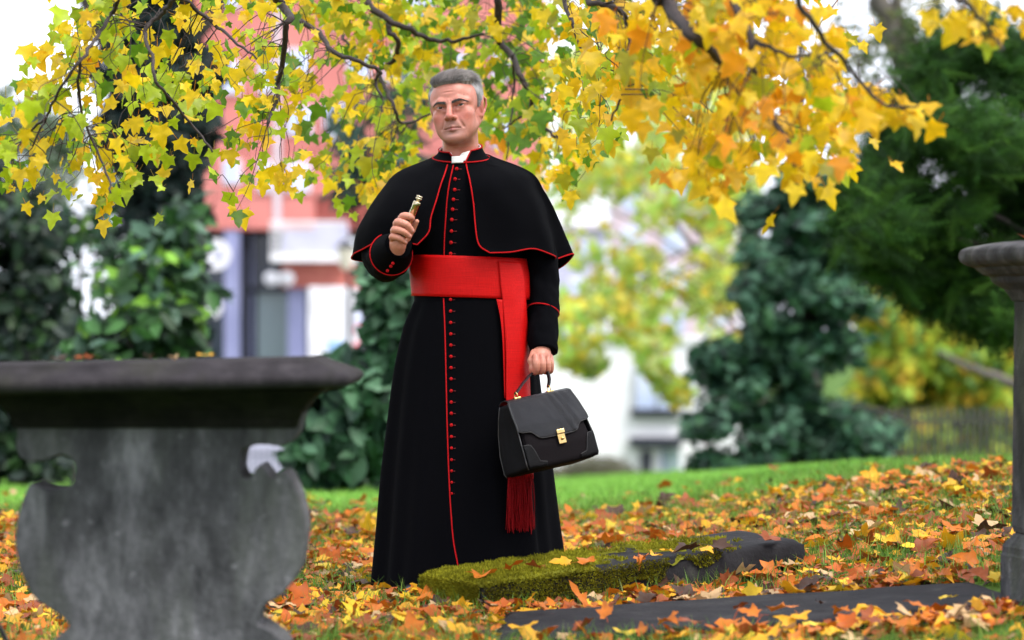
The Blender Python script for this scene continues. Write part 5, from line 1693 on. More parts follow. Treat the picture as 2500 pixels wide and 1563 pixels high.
# ---- shoulder cape, open at the front
def cp(*r):
    return [P(a, b, YB + d) for a, b, d in r]
cape_ctrl = np.array([
    cp((1093, 402, -.088), (1080, 440, -.150), (1067, 485, -.170), (1053, 530, -.182), (1046, 566, -.190), (1020, 597, -.196)),
    cp((1084, 399, -.084), (1050, 438, -.140), (1022, 486, -.178), (1003, 532, -.190), (992, 566, -.190), (984, 592, -.182)),
    cp((1070, 394, -.070), (1018, 430, -.105), (975, 478, -.140), (948, 528, -.155), (935, 566, -.150), (930, 588, -.140)),
    cp((1060, 390, -.045), (990, 422, -.055), (946, 466, -.075), (912, 522, -.085), (892, 568, -.080), (886, 608, -.070)),
    cp((1054, 386, -.010), (974, 418, .005), (934, 460, .005), (895, 518, .005), (870, 566, .005), (861, 622, .0)),
    cp((1062, 380, .040), (994, 420, .070), (950, 470, .090), (915, 530, .100), (890, 590, .100), (874, 636, .095)),
    cp((1090, 374, .065), (1060, 412, .110), (1045, 470, .140), (1035, 540, .155), (1025, 600, .160), (1015, 645, .165)),
    cp((1127, 371, .072), (1127, 408, .120), (1127, 470, .150), (1127, 540, .165), (1127, 600, .170), (1127, 648, .175)),
    cp((1166, 373, .065), (1196, 412, .110), (1212, 470, .140), (1225, 540, .155), (1240, 600, .165), (1250, 650, .170)),
    cp((1190, 376, .040), (1262, 420, .075), (1304, 470, .100), (1336, 540, .125), (1356, 610, .135), (1352, 660, .140)),
    cp((1200, 380, .005), (1292, 418, .020), (1330, 466, .040), (1359, 524, .060), (1383, 580, .075), (1400, 620, .080)),
    cp((1197, 383, -.010), (1288, 422, -.005), (1316, 468, .010), (1338, 526, .020), (1352, 584, .020), (1357, 632, .020)),
    cp((1190, 387, -.035), (1268, 426, -.055), (1300, 474, -.070), (1324, 532, -.080), (1341, 584, -.085), (1354, 624, -.090)),
    cp((1178, 390, -.055), (1238, 430, -.100), (1268, 478, -.120), (1288, 536, -.130), (1298, 582, -.130), (1303, 607, -.130)),
    cp((1158, 395, -.075), (1195, 436, -.135), (1218, 484, -.160), (1232, 540, -.168), (1240, 590, -.172), (1248, 615, -.175)),
    cp((1137, 399, -.088), (1148, 446, -.152), (1156, 500, -.172), (1162, 560, -.184), (1171, 598, -.192), (1196, 617, -.196))])
net = patch(cape_ctrl, 9, 9)
flat = net.reshape(-1, 3)
hgt = np.clip((1.36 - flat[:, 2]) / 0.2, 0, 1)
az = np.arctan2(flat[:, 0] + .165, YB - flat[:, 1])
flat[:, 1] -= 0.0045 * hgt * np.sin(9 * az) + 0.003 * vnoise(flat * 14, 17)
flat[:, 0] += 0.002 * vnoise(flat * 20, 18)
net = flat.reshape(net.shape)
cape = obj('cape', flat, grid_faces(net.shape[0], net.shape[1]), M_black, person)
sm = cape.modifiers.new('thickness', 'SOLIDIFY'); sm.thickness = 0.003; sm.offset = -1
edge = np.concatenate([net[0], net[1:-1, -1], net[-1, ::-1]])
piping(edge, cape, 0.0025)

# ---- stand collar and the white collar inside it
def collar(rows, cut, name, mat, parent):
    """rows: list of (scale, lift) from base to top; cut: function of angle -> how far up the collar reaches (0..1)"""
    a = np.linspace(-PI, PI, 121)
    g = []
    for x in a:
        s_, c_ = math.sin(x), math.cos(x)
        b0 = P(1126, 386, YB) + np.array([0.0960 * s_, -0.092 * c_ if c_ > 0 else -0.074 * c_, -0.020 * c_])
        t0 = P(1124, 361, YB) + np.array([0.0730 * s_ , -0.071 * c_ if c_ > 0 else -0.062 * c_, -0.018 * c_ + 0.006 * s_])
        k = cut(x)
        col_ = [b0 + (t0 - b0) * t * k + np.array([0.006 * s_, -.006 * c_, 0]) * math.sin(PI * t * k) * -1 for t in np.linspace(0, 1, 7)]
        g.append(col_)
    return np.array(g)
def cutf(x):
    ax = abs(x)
    return float(np.clip((ax - 0.15) / 0.36, 0.02, 1) ** 0.9)
g = collar(None, cutf, 'stand_collar', M_black, person)
sc_ = obj('stand_collar', g.reshape(-1, 3), grid_faces(g.shape[0], g.shape[1]), M_black, person)
m_ = sc_.modifiers.new('thickness', 'SOLIDIFY'); m_.thickness = 0.003; m_.offset = -1
piping(g[:, -1][3:-3], sc_, 0.0024)
piping(g[2:-2, 0] * np.array([1, 1, 1]) + np.array([0, -.001, .001]), sc_, 0.0026)
a = np.linspace(-PI, PI, 121)
g = []
for x in a:
    s_, c_ = math.sin(x), math.cos(x)
    b0 = P(1123, 385, YB) + np.array([0.0770 * s_, -0.0765 * c_ if c_ > 0 else -0.064 * c_, -0.021 * c_])
    t0 = P(1123, 362, YB) + np.array([0.0695 * s_, -0.0690 * c_ if c_ > 0 else -0.060 * c_, -0.019 * c_ + 0.006 * s_])
    g.append([b0 + (t0 - b0) * t for t in np.linspace(-.1, 1.06, 6)])
g = np.array(g)
wc = obj('white_collar', g.reshape(-1, 3), grid_faces(g.shape[0], g.shape[1]), M_white_collar, person)
m_ = wc.modifiers.new('thickness', 'SOLIDIFY'); m_.thickness = 0.002; m_.offset = -1
tab = np.array([[P(1103 + 28 * u + (1 if v else 2) * 0, 381.5 + 17 * v - 1.5 * u, YB - .090 - .004 * math.sin(PI * u) - .004 * v) for v in np.linspace(0, 1, 5)] for u in np.linspace(0, 1, 7)])
ct = obj('collar_tab', tab.reshape(-1, 3), grid_faces(7, 5), M_white_collar, wc)
m_ = ct.modifiers.new('thickness', 'SOLIDIFY'); m_.thickness = 0.002; m_.offset = 0

# ---- shoes
for sx, sy in ((-0.315, YB - 0.235), (-0.045, YB - 0.20)):
    prof = catmull([(0, .26, .045, .034), (0, .18, .052, .036), (0, .09, .046, .043), (0, .03, .042, .036), (0, -.02, .030, .024), (0, -.045, .006, .012)], 4)
    n = 16
    V = []
    for _, yy, w, h in prof:
        for k in range(n):
            t = 2 * PI * k / n
            zz = math.sin(t)
            V.append((sx + w * math.cos(t) * (1 if zz > 0 else 1.06), sy + yy, float(ground_z(sx, sy)) + 0.022 + (h * zz if zz > 0 else -0.024 * min(1, -zz * 2.2))))
    F = [(i * n + j, i * n + (j + 1) % n, (i + 1) * n + (j + 1) % n, (i + 1) * n + j) for i in range(len(prof) - 1) for j in range(n)]
    F += [tuple(range(n)), tuple((len(prof) - 1) * n + j for j in range(n))[::-1]]
    obj('shoe', V, F, M_shoe, person)

# ------------------------------------------------------------------ the metal tube in his hand
M_nickel = pm('polished_nickel_brass', (0.60, 0.52, 0.36), 0.14, (0.48, 0.40, 0.26), scale=30, metal=1.0)
ax = tube_b - tube_a; TL = float(np.linalg.norm(ax))
TM = Matrix.Translation(tube_a) @ Vector(ax).to_track_quat('Z', 'Y').to_matrix().to_4x4()
tub = thing('metal_tube', tube_a, 'slim polished brass holy water sprinkler held upright in his raised hand', 'sprinkler')
def lathed(prof, name, mat, parent, n=28, M=TM):
    V, F = lathe_geo(prof, n)
    Mn = np.array(M)
    return obj(name, np.array(V) @ Mn[:3, :3].T + Mn[:3, 3], F, mat, parent)
r0 = 0.0124
lathed([(0, -.004), (r0 * .8, -.004), (r0, .0), (r0, .012), (r0 * .96, .013), (r0 * .96, .014), (r0, .015), (r0, TL - .018), (r0 * 1.06, TL - .017), (r0 * 1.06, TL - .004), (r0 * .9, TL - .002), (0, TL - .002)], 'barrel', M_nickel, tub)
lathed([(0, TL - .003), (r0 * .55, TL - .003), (r0 * .5, TL + .003), (r0 * .8, TL + .005), (r0 * .92, TL + .008), (r0 * .8, TL + .011), (r0 * .65, TL + .012), (r0 * .88, TL + .014), (r0 * .9, TL + .017), (r0 * .4, TL + .0195), (0, TL + .020)], 'sprinkler_head', M_nickel, tub)
V, F = tube_geo([tuple(TM @ Vector((r0 * .98, -.002, TL - .042))), tuple(TM @ Vector((r0 * 1.22, -.002, TL - .040))), tuple(TM @ Vector((r0 * 1.22, -.002, TL - .030))), tuple(TM @ Vector((r0 * .98, -.002, TL - .028)))], .0012, 6)
obj('clip', V, F, M_nickel, tub)

# ------------------------------------------------------------------ the bag
M_leather = pm('black_grained_leather', (0.0040, 0.0043, 0.0068), 0.33, (0.0058, 0.0062, 0.0095), scale=90, bump=0.55, bscale=420, spec=0.32)
M_gusset = pm('dark_side_leather', (0.0030, 0.0030, 0.0038), 0.42, (0.0045, 0.0045, 0.0056), scale=90, bump=0.4, bscale=420, spec=0.10)
M_canvas = pm('black_bag_cloth', (0.0055, 0.0042, 0.0052), 0.75, (0.0075, 0.0058, 0.0070), scale=200, bump=0.3, bscale=900, spec=0.08)
M_edge = pm('worn_leather_edge', (0.05, 0.048, 0.05), 0.45, (0.012, 0.012, 0.014), scale=60)
W, D, H = 0.262, 0.165, 0.228
bc = P(1349, 1140, YB - 0.285)
BM = Matrix.Translation(bc) @ Matrix.Rotation(R(-11), 4, 'Y') @ Matrix.Rotation(R(30), 4, 'Z') @ Matrix.Rotation(R(-7), 4, 'X')
BMn = np.array(BM)
def tb(V):
    return np.asarray(V, dtype=float).reshape(-1, 3) @ BMn[:3, :3].T + BMn[:3, 3]
bag = thing('leather_bag', tb([(0, 0, 0)])[0], 'black leather doctor style bag with scalloped flap and brass lock, hanging from his left hand', 'bag')
def half_d(t):                                                       # depth of the bag at height t (0..1)
    return np.interp(t, [0, .04, .3, .62, .85, 1], [.078, .083, .082, .068, .046, .030])
def half_w(t):
    return np.interp(t, [0, .04, .35, .8, 1], [.128, .133, .134, .124, .116])
def bag_front(x, t, off=0.0):
    """front wall of the bag; x in -1..1"""
    w, d = half_w(t), half_d(t)
    bul = 0.012 * (1 - x * x) * math.sin(PI * min(1, max(0, t * .9 + .05)))
    return (x * w, -(d + bul) - off, t * H)
rows = []
for t in np.linspace(0, 1, 26):
    w, d = half_w(t), half_d(t)
    ring = []
    for k in range(72):
        a = 2 * PI * k / 72
        ca, sa = math.cos(a), math.sin(a)
        x = abs(ca) ** 0.28 * (1 if ca >= 0 else -1); y = abs(sa) ** 0.28 * (1 if sa >= 0 else -1)
        bul = 0.012 * (1 - x * x) * math.sin(PI * min(1, t * .9 + .05))
        gus = -0.016 * (1 - y * y) * math.sin(PI * t) * (1 if abs(x) > .9 else 0)   # sides fold in
        ring.append((x * w + (gus if x > 0 else -gus), y * (d + bul), t * H))
    rows.append(ring)
V = [p for r_ in rows for p in r_]
F = [(i * 72 + j, i * 72 + (j + 1) % 72, (i + 1) * 72 + (j + 1) % 72, (i + 1) * 72 + j) for i in range(25) for j in range(72)]
F += [tuple(range(72))[::-1], tuple(25 * 72 + j for j in range(72))]
body = obj('bag_body', tb(V), F, M_canvas, bag)
# leather gusset on each side
for s in (-1, 1):
    g = []
    for t in np.linspace(0.01, 1, 20):
        w, d = half_w(t), half_d(t)
        g.append([(s * (w + .0028 - .014 * (1 - y * y) * math.sin(PI * t)), y * (d + .001), t * H) for y in np.linspace(-.94, .94, 14)])
    g = np.array(g)
    o = obj('gusset', tb(g), grid_faces(20, 14), M_gusset, bag)
    m_ = o.modifiers.new('thickness', 'SOLIDIFY'); m_.thickness = .002; m_.offset = 0
    for e in (0, -1):
        V, F = tube_geo(tb(g[:, e] + np.array([s * .0005, 0, 0])), .0021, 6)
        obj('edge_piping', V, F, M_edge, o)
# flap: over the top and down the front with a scalloped edge
fx = np.linspace(-1.02, 1.02, 61)
def flap_end(x):
    ax = abs(x)
    return float(np.interp(ax, [0, .42, .52, .60, .66, .72, .95, 1.02], [.40, .405, .42, .46, .505, .53, .545, .57]))
g = []
for x in fx:
    colm = []
    for t in np.linspace(0, 1, 9):                                    # back to front over the top
        yy = half_d(1) * (1 - 2 * t) * 1.05
        colm.append((x * half_w(1) * 1.01, yy, H * 1.0 + .006 + .008 * math.sin(PI * t)))
    te = flap_end(x)
    for t in np.linspace(.985, te, 22):
        p = bag_front(min(1, max(-1, x)), t, .0055)
        wr = .0022 * math.sin(26 * x + 9 * t) * math.exp(-((x - .45) / .3) ** 2) + .0012 * vnoise(np.array([[x * 5, t * 9, 0]]), 6)[0]
        colm.append((x * half_w(t) * 1.012, p[1] + wr, p[2]))
    g.append(colm)
g = np.array(g)
flap = obj('flap', tb(g), grid_faces(len(fx), g.shape[1]), M_leather, bag)
m_ = flap.modifiers.new('thickness', 'SOLIDIFY'); m_.thickness = .0035; m_.offset = 0
e = np.concatenate([g[0, 8:], g[1:-1, -1], g[-1, ::-1][:-8]])
V, F = tube_geo(tb(e), .0020, 6)
obj('edge_piping', V, F, M_edge, flap)
# leather corner patches
for s in (-1, 1):
    g = []
    for u in np.linspace(0, 1, 15):
        top = float(np.interp(u, [0, .35, .5, .62, 1], [.36, .35, .24, .10, .07]))
        g.append([bag_front(s * (1.0 - .52 * u), .012 + (top - .012) * v, .0018) for v in np.linspace(0, 1, 9)])
    g = np.array(g)
    o = obj('corner_patch', tb(g), grid_faces(15, 9), M_gusset, bag)
    m_ = o.modifiers.new('thickness', 'SOLIDIFY'); m_.thickness = .002; m_.offset = 0
    V, F = tube_geo(tb(g[:, -1] + np.array([0, -.0008, 0])), .0010, 5)
    obj('stitching', V, F, M_edge, o)
# lock
lx, lt = 0.02, .40
c = np.array(bag_front(lx, lt, .009))
lock = MB().box(c[0] - .0135, c[0] + .0135, c[1] - .003, c[1] + .003, c[2] - .030, c[2] + .002).xf(BM).build('lock_plate', M_gold, bag, bevel=.0012)
MB().box(c[0] - .0145, c[0] + .0145, c[1] - .0065, c[1] - .0005, c[2] + .003, c[2] + .017).xf(BM).build('hasp', M_gold, lock, bevel=.0015)
V, F = ball((c[0] + .001, c[1] - .005, c[2] - .014), .0055, 12)
obj('lock_knob', tb(V), F, M_gold, lock)
# handle with rings
hd = thing  # (the handle is part of the bag)
hy = -.004
ht = tb([(0, hy, H + .010)])[0]
grip = hp(1316, 907, .178)
la, lb = tb([(-.068, hy, H + .030)])[0], tb([(.058, hy, H + .030)])[0]
pts = catmull([la, 0.5 * (la + grip) + np.array([-.010, 0, .004]), grip + np.array([-.012, .006, .004]), grip + np.array([.020, .012, .006]), 0.5 * (lb + grip + np.array([.02, .012, 0])) + np.array([.008, 0, .004]), lb], 6)
V, F = [], []
T = np.gradient(pts, axis=0); T /= np.linalg.norm(T, axis=1, keepdims=True)
side = BMn[:3, 1]
for p, t in zip(pts, T):
    n_ = np.cross(t, side); n_ /= np.linalg.norm(n_)
    for (a_, b_) in ((-1, -1), (1, -1), (1, 1), (-1, 1)):
        V.append(p + side * a_ * .0085 + n_ * b_ * .0030)
F = [(i * 4 + j, i * 4 + (j + 1) % 4, (i + 1) * 4 + (j + 1) % 4, (i + 1) * 4 + j) for i in range(len(pts) - 1) for j in range(4)]
F += [(3, 2, 1, 0), tuple((len(pts) - 1) * 4 + j for j in range(4))]
ho = obj('handle', V, F, M_leather, bag, False)
bvm = ho.modifiers.new('bevel', 'BEVEL'); bvm.width = .0012; bvm.segments = 2
for q, dx in ((la, -.068), (lb, .058)):
    base = tb([(dx, hy, H + .016)])[0]
    up_ = q - base; up_ = up_ / np.linalg.norm(up_)
    loop = [base + side * .010 * math.cos(t) + up_ * (.009 + .011 * math.sin(t)) for t in np.linspace(0, 2 * PI, 17)]
    V, F = tube_geo(loop, .0016, 6, False)
    obj('handle_ring', V, F, M_gold, bag)
    MB().box(dx - .012, dx + .012, hy - .008, hy + .008, H + .012, H + .018).xf(BM).build('ring_mount', M_gold, bag, bevel=.001)
# ------------------------------------------------------------------ maple boughs overhead
rngc = np.random.default_rng(404)
M_maple = leaf_mat('maple_leaf', .52, .42, .35, .16, 24)
M_twig = pm('maple_twig', (0.022, 0.014, 0.014), .8, (0.040, 0.028, 0.026), scale=40, bump=.4)
maple = thing('maple_tree', (3.9, 8.2, float(ground_z(3.9, 8.2))), 'overhanging maple boughs with yellow, gold and green leaves across the top', 'tree')
limb(maple, [(3.9, 8.2, float(ground_z(3.9, 8.2)) - .1), (3.85, 8.3, 1.2), (3.7, 8.6, 2.4), (3.4, 9.0, 3.4), (3.0, 9.6, 4.4)], .24, .14, M_twig, 'trunk', 14)
main = [  # px, py polylines with a distance and radii (m)
    ([(678, -60), (682, 0), (696, 24), (712, 46), (697, 62), (692, 147), (677, 206), (678, 238), (651, 301)], 10.7, .011, .004),
    ([(712, 46), (767, 71), (814, 123), (878, 151), (925, 173), (917, 194), (934, 240)], 11.4, .008, .003),
    ([(880, -60), (893, 0), (949, 48), (997, 71), (1048, 95), (1100, 100), (1150, 90), (1180, 80)], 12.0, .011, .003),
    ([(949, 48), (951, 75), (973, 103), (961, 147), (925, 173), (937, 206), (961, 258), (975, 294), (1003, 298), (1052, 278)], 12.0, .008, .003),
    ([(1217, -60), (1217, 0), (1215, 71), (1223, 107), (1251, 135), (1267, 178), (1290, 222), (1300, 254), (1296, 274), (1326, 305), (1358, 337)], 12.2, .012, .004),
    ([(1296, 274), (1262, 292), (1231, 313)], 12.2, .004, .002),
    ([(1251, 139), (1255, 190), (1247, 278), (1237, 389)], 12.2, .004, .002),
    ([(1610, -60), (1627, 0), (1659, 51), (1690, 86), (1733, 120), (1766, 153), (1800, 158)], 8.0, .015, .005),
    ([(1780, -60), (1790, 0), (1831, 88), (1833, 153), (1849, 213), (1886, 287), (1932, 356), (1937, 407)], 7.9, .008, .003),
    ([(1831, 88), (1863, 111), (1942, 134), (2020, 130)], 7.9, .005, .002),
    ([(1440, -40), (1469, 9), (1511, 23), (1534, 60), (1534, 139), (1523, 218), (1493, 296)], 9.0, .007, .002),
    ([(440, -50), (421, 0), (393, 36), (353, 75), (369, 135), (381, 198), (417, 242), (472, 310), (520, 370)], 9.4, .006, .002),
    ([(440, -50), (464, 8), (520, 56), (571, 99), (627, 143)], 9.6, .006, .002),
    ([(300, -40), (274, 32), (238, 87), (198, 143), (147, 214), (115, 286), (79, 357)], 9.2, .005, .002),
    ([(800, -60), (830, 60), (850, 110), (905, 150)], 12.4, .006, .002),
    ([(1380, -60), (1400, 60), (1440, 160), (1470, 230)], 11.0, .006, .002),
    ([(2340, -60), (2358, 0), (2381, 28), (2430, 90), (2450, 120)], 7.2, .005, .002),
    ([(1950, -60), (1990, 60), (2070, 160), (2150, 250), (2240, 262)], 7.6, .006, .002),
    ([(198, 143), (190, 230), (215, 330), (260, 420), (270, 470)], 9.4, .0035, .002),
    ([(115, 286), (60, 330), (30, 400)], 9.2, .003, .0015)]
bp_pts, bp_Y = [], []
for k, (pl, Y, ra, rb) in enumerate(main):
    Y -= .3; ra *= 1.45; rb *= 1.5
    pts = np.array([P(a, b, Y + .12 * math.sin(i * 1.3 + k)) for i, (a, b) in enumerate(pl)])
    if pl[0][1] < 0:                                                  # carry on up to the crown limbs, out of the picture
        up = pts[0] + np.array([.15, -.05, .5])
        hub = np.array([0.55 * pts[0][0] + 0.9, 9.8, 3.5])
        pts = np.concatenate([[hub, 0.5 * (hub + up) + np.array([0, 0, .1]), up], pts])
        rad0 = np.concatenate([[ra * 1.8, ra * 1.5, ra * 1.2], np.linspace(ra, rb, len(pl))])
    else:
        rad0 = np.linspace(ra, rb, len(pl))
    q = catmull(pts, 5)
    rad = np.interp(np.linspace(0, 1, len(q)), np.linspace(0, 1, len(rad0)), rad0)
    q[:, [0, 2]] += rngc.normal(0, .0025, (len(q), 2))
    V, F = tube_geo(q, rad, 8)
    obj('branch', V, F, M_twig, maple)
    bp_pts.append(q[12:] if pl[0][1] < 0 else q)
BP = np.concatenate(bp_pts)
for hub in ((0.4, 9.8, 3.5), (-1.0, 9.9, 3.45), (1.9, 9.7, 3.5)):
    limb(maple, [(3.2, 9.3, 3.9), (0.5 * (3.2 + hub[0]), 9.6, 3.9), hub, (hub[0] - .5, 9.9, 3.5)], .07, .03, M_twig, 'limb')

def lower(px):
    return np.interp(px, [0, 80, 130, 170, 205, 240, 330, 370, 430, 520, 560, 600, 640, 720, 800, 880, 960, 1020, 1100, 1190, 1260, 1330, 1400, 1440, 1490, 1560, 1640, 1680, 1750, 1810, 1880, 1960, 2050, 2070, 2120, 2200, 2300],
                     [495, 500, 500, 470, 390, 520, 530, 430, 400, 500, 480, 560, 520, 480, 520, 540, 500, 400, 380, 400, 410, 470, 500, 400, 330, 300, 300, 420, 520, 500, 440, 460, 430, 330, 300, 300, 0])
def upper(px):
    return np.interp(px, [0, 40, 90, 130, 170, 1900, 1960, 2040, 2100, 2200, 2300], [300, 260, 180, 110, -60, -60, 20, 130, 230, 240, 250])
def depth_of(px):
    return np.interp(px, [0, 400, 650, 800, 1000, 1350, 1450, 1550, 1700, 2200], [9.2, 9.5, 10.6, 11.6, 12.1, 12.1, 10.0, 8.6, 8.0, 7.6])
GREEN, LIME, YEL, GOLD, ORNG, OLIVE = (.11, .24, .012), (.38, .50, .012), (.76, .54, .008), (.80, .48, .008), (.76, .30, .008), (.36, .34, .012)
def pick_col(px, py, r):
    if px < 620:
        tab = [(LIME, .44), (YEL, .44), (GREEN, .07), (GOLD, .05)]
    elif px < 1000:
        tab = [(LIME, .34), (YEL, .38), (GREEN, .14), (OLIVE, .06), (GOLD, .08)]
    elif px < 1430:
        tab = [(LIME, .24), (YEL, .26), (GREEN, .38), (OLIVE, .06), (GOLD, .06)]
    elif px < 1700:
        tab = [(GOLD, .30), (YEL, .44), (LIME, .12), (OLIVE, .12), (GREEN, .02)]
    else:
        tab = [(GOLD, .36), (YEL, .48), (ORNG, .04), (LIME, .09), (OLIVE, .03)]
    acc = 0
    for c, w in tab:
        acc += w
        if r < acc:
            return c
    return tab[0][0]

# twigs end in sprays of hanging leaves
pos, nrm, tipd, size, cols, pxy = [], [], [], [], [], []
twV, twF, nt_ = [], [], 0
tw_ends = []
def spray(px, py, Y, nleaf, spread):
    global nt_
    c = P(px, py, Y)
    d = BP - (c + np.array([0, 0, .12]))
    cost = (d ** 2).sum(1) + np.where(BP[:, 2] < c[2] + .03, .6, 0)
    b = BP[int(np.argmin(cost))]
    far = np.linalg.norm(b - c)
    if far > .42:                                                     # hang from the nearest twig already there
        if len(tw_ends) > 20:
            te = np.array(tw_ends[-400:]); dd = np.linalg.norm(te - (c + np.array([0, 0, .08])), axis=1)
            b = te[int(np.argmin(dd))]; far = np.linalg.norm(b - c)
        if far > .45:
            b = c + np.array([rngc.normal(0, .05), rngc.normal(0, .05), .16])
    if True:
        w1 = b + (c - b) * .35 + rngc.normal(0, .022, 3) + np.array([0, 0, .03]); w2 = b + (c - b) * .7 + rngc.normal(0, .018, 3)
        q = catmull([b, w1, w2, c], 3)
        tw_ends.extend(q[2::2])
        V, F = tube_geo(q, np.linspace(.0019, .0009, len(q)), 4, False)
        twV.extend(V); twF.extend([tuple(i + nt_ for i in f) for f in F]); nt_ += len(V)
    for _ in range(nleaf):
        o = rngc.normal(0, spread, 3) * np.array([1, .9, .8])
        p = c + o
        qx = 1250 + p[0] / p[1] * FPX; qy = 781 + (CAMZ - p[2]) / p[1] * FPX
        pos.append(p)
        nrm.append(np.array([rngc.normal(0, .45), -1.0 + rngc.normal(0, .45), rngc.normal(.35, .45)]))
        tipd.append(np.array([rngc.normal(0, .40), rngc.normal(0, .25), -1.0]))
        size.append(rngc.choice([rngc.uniform(.030, .05), rngc.uniform(.046, .086)], p=[.3, .7]) * .9 * float(np.interp(px, [600, 1000, 1400, 1600], [1.0, 1.12, 1.1, 1.05])))
        cols.append(np.array(pick_col(px + rngc.normal(0, 60), py, rngc.uniform())) * rngc.uniform(.75, 1.15))
        pxy.append((qx, qy))
n_ok = 0
while n_ok < 500:
    px, py = rngc.uniform(-40, 2260), rngc.uniform(-90, 560)
    if not (upper(px) < py < lower(px) - 48):
        continue
    if 250 < px < 560 and rngc.uniform() < .38:
        continue                                                      # more air in front of the ivy tree
    if 980 < px < 1190 and py > 150 and rngc.uniform() < .6:
        continue
    if px > 1480 and rngc.uniform() < .22:
        continue
    if 500 < px < 900 and rngc.uniform() < .30:
        continue
    spray(px, py, depth_of(px) + rngc.normal(0, .28), rngc.integers(3, 6), .055)
    n_ok += 1
for px, py in ((20, 470), (60, 480), (150, 470), (265, 500), (300, 470), (330, 440), (560, 500), (575, 530), (690, 465), (490, 450), (860, 510), (830, 490), (1740, 500), (1755, 480), (1710, 470), (1950, 425), (1900, 400), (2040, 400), (2060, 340), (1400, 470), (1385, 440), (2140, 255), (2120, 240)):
    spray(px, py - 12, depth_of(px), 2, .022)
n_ok = 0
while n_ok < 80:                                                     # a second, farther layer behind him and to his left
    px, py = rngc.uniform(860, 1480), rngc.uniform(-90, 400)
    spray(px, py, rngc.uniform(12.9, 14.2), rngc.integers(3, 6), .08); n_ok += 1
for _ in range(150):                                                  # the crown goes on above the picture
    px, py = rngc.uniform(-300, 2700), rngc.uniform(-620, -95)
    spray(px, py, depth_of(min(2200, max(0, px))) + rngc.normal(.2, .5), rngc.integers(3, 6), .08)
n_ok = 0
while n_ok < 34:                                                      # dense gold mass on the right
    px, py = rngc.uniform(1480, 2050), rngc.uniform(-90, 330)
    spray(px, py, rngc.uniform(8.4, 9.6), rngc.integers(3, 6), .07); n_ok += 1
for px, py in ((2110, 245), (2150, 262), (2185, 255), (2215, 275), (2245, 262), (2275, 272), (2170, 240)):
    spray(px, py, 7.5, 3, .026)
for px, py in ((2250, 12), (2290, 20), (2330, 50), (2385, 60), (2410, 40), (2440, 70), (2470, 30), (2490, 60), (2430, 110), (2500, 20), (2360, 8), (2400, 90)):
    spray(px, py, 7.1, 2, .022)
obj('twigs', twV, twF, M_twig, maple, kind='stuff')

pos, nrm, tipd, size, cols, pxy = map(np.array, (pos, nrm, tipd, size, cols, pxy))
nrm /= np.linalg.norm(nrm, axis=1, keepdims=True)
spin = np.cross(tipd, nrm)                                            # x axis so that +y of the leaf follows its tip
def frames(nrm, tip):
    z = nrm
    y = tip - z * (tip * z).sum(1, keepdims=True); y /= np.linalg.norm(y, axis=1, keepdims=True)
    x = np.cross(y, z)
    return np.stack([x, y, z], 2)
rot = frames(nrm, tipd)
inv = (pxy[:, 0] > -20) & (pxy[:, 0] < 2520) & (pxy[:, 1] > -20)
scr = np.where(inv, size / pos[:, 1] * np.abs(nrm[:, 1]), 0)
order = np.argsort(-scr)
single, rest = order[:300], order[300:]
LT = []
for k in range(5):
    LT.append(maple_mesh('maple_leaf', M_maple, (1, 1, 1), np.random.default_rng(50 + k), .10 + .07 * k, .12 + .05 * k, True, (1.0, .92, 1.06, .85, 1.0)[k]))
parts_ = []
for k in range(5):
    s = rest[k::5]
    parts_.append(scatter((LT[k][0], LT[k][1], LT[k][2]), pos[s], rot[s], size[s], cols[s]))
V, F, C = join(parts_)
obj('foliage', V, F, M_maple, maple, False, C, kind='stuff')
# the 300 leaves that show largest, each its own part; alike ones share a mesh
q_cols = [GREEN, LIME, YEL, GOLD, ORNG, OLIVE]
cache = {}
for i in single:
    ck = int(np.argmin([np.abs(np.array(c) - cols[i]).sum() for c in q_cols])); sk = int(i) % 5
    if (ck, sk) not in cache:
        V, F, C = maple_mesh('leaf', M_maple, q_cols[ck], np.random.default_rng(50 + sk), .10 + .07 * sk, .12 + .05 * sk, True, (1.0, .92, 1.06, .85, 1.0)[sk])
        cache[(ck, sk)] = raw_mesh('leaf', V, F, M_maple, False, C)
    o = bpy.data.objects.new('leaf', cache[(ck, sk)])
    link(o, maple)
    M = Matrix(rot[i].tolist()).to_4x4() @ Matrix.Scale(float(size[i]), 4)
    M.translation = Vector(pos[i])
    o.matrix_basis = M
# ------------------------------------------------------------------ grass and fallen leaves
rngl = np.random.default_rng(9)
M_grass = leaf_mat('grass_blade', .35, .5, .3, .3, 3)
M_fallen = leaf_mat('fallen_leaf', .22, .55, .3, .22, 30)
def wedge(n, y0, y1, margin=.12, powr=1.0):
    """points spread over the ground the camera could see between two distances"""
    y = y0 + (y1 - y0) * rngl.uniform(0, 1, n) ** powr
    x = rngl.uniform(-1, 1, n) * (y * 1250 / FPX * (1 + margin) + .1)
    return x, y
def in_quad(c, x, y, pad=0.0):
    """inside a slab's plan"""
    ok = np.ones(len(x), bool)
    cen = c[:, :2].mean(0)
    for k in range(4):
        a, b = c[k, :2], c[(k + 1) % 4, :2]
        nrm = np.array([b[1] - a[1], a[0] - b[0]]); nrm /= np.linalg.norm(nrm)
        if (cen - a) @ nrm > 0: nrm = -nrm
        ok &= ((x - a[0]) * nrm[0] + (y - a[1]) * nrm[1]) < pad
    return ok
def blocked(x, y, pad=0.0):
    b = in_quad(c1, x, y, pad) | in_quad(c2, x, y, pad)
    b |= (((x + .17) / .27) ** 2 + ((y - YB) / .24) ** 2) < 1
    b |= (np.abs(x - mx_) < .22) & (np.abs(y - my_) < .22)
    b |= (x > -1.3) & (x < -.45) & (y > 6.8) & (y < 7.4)
    return b
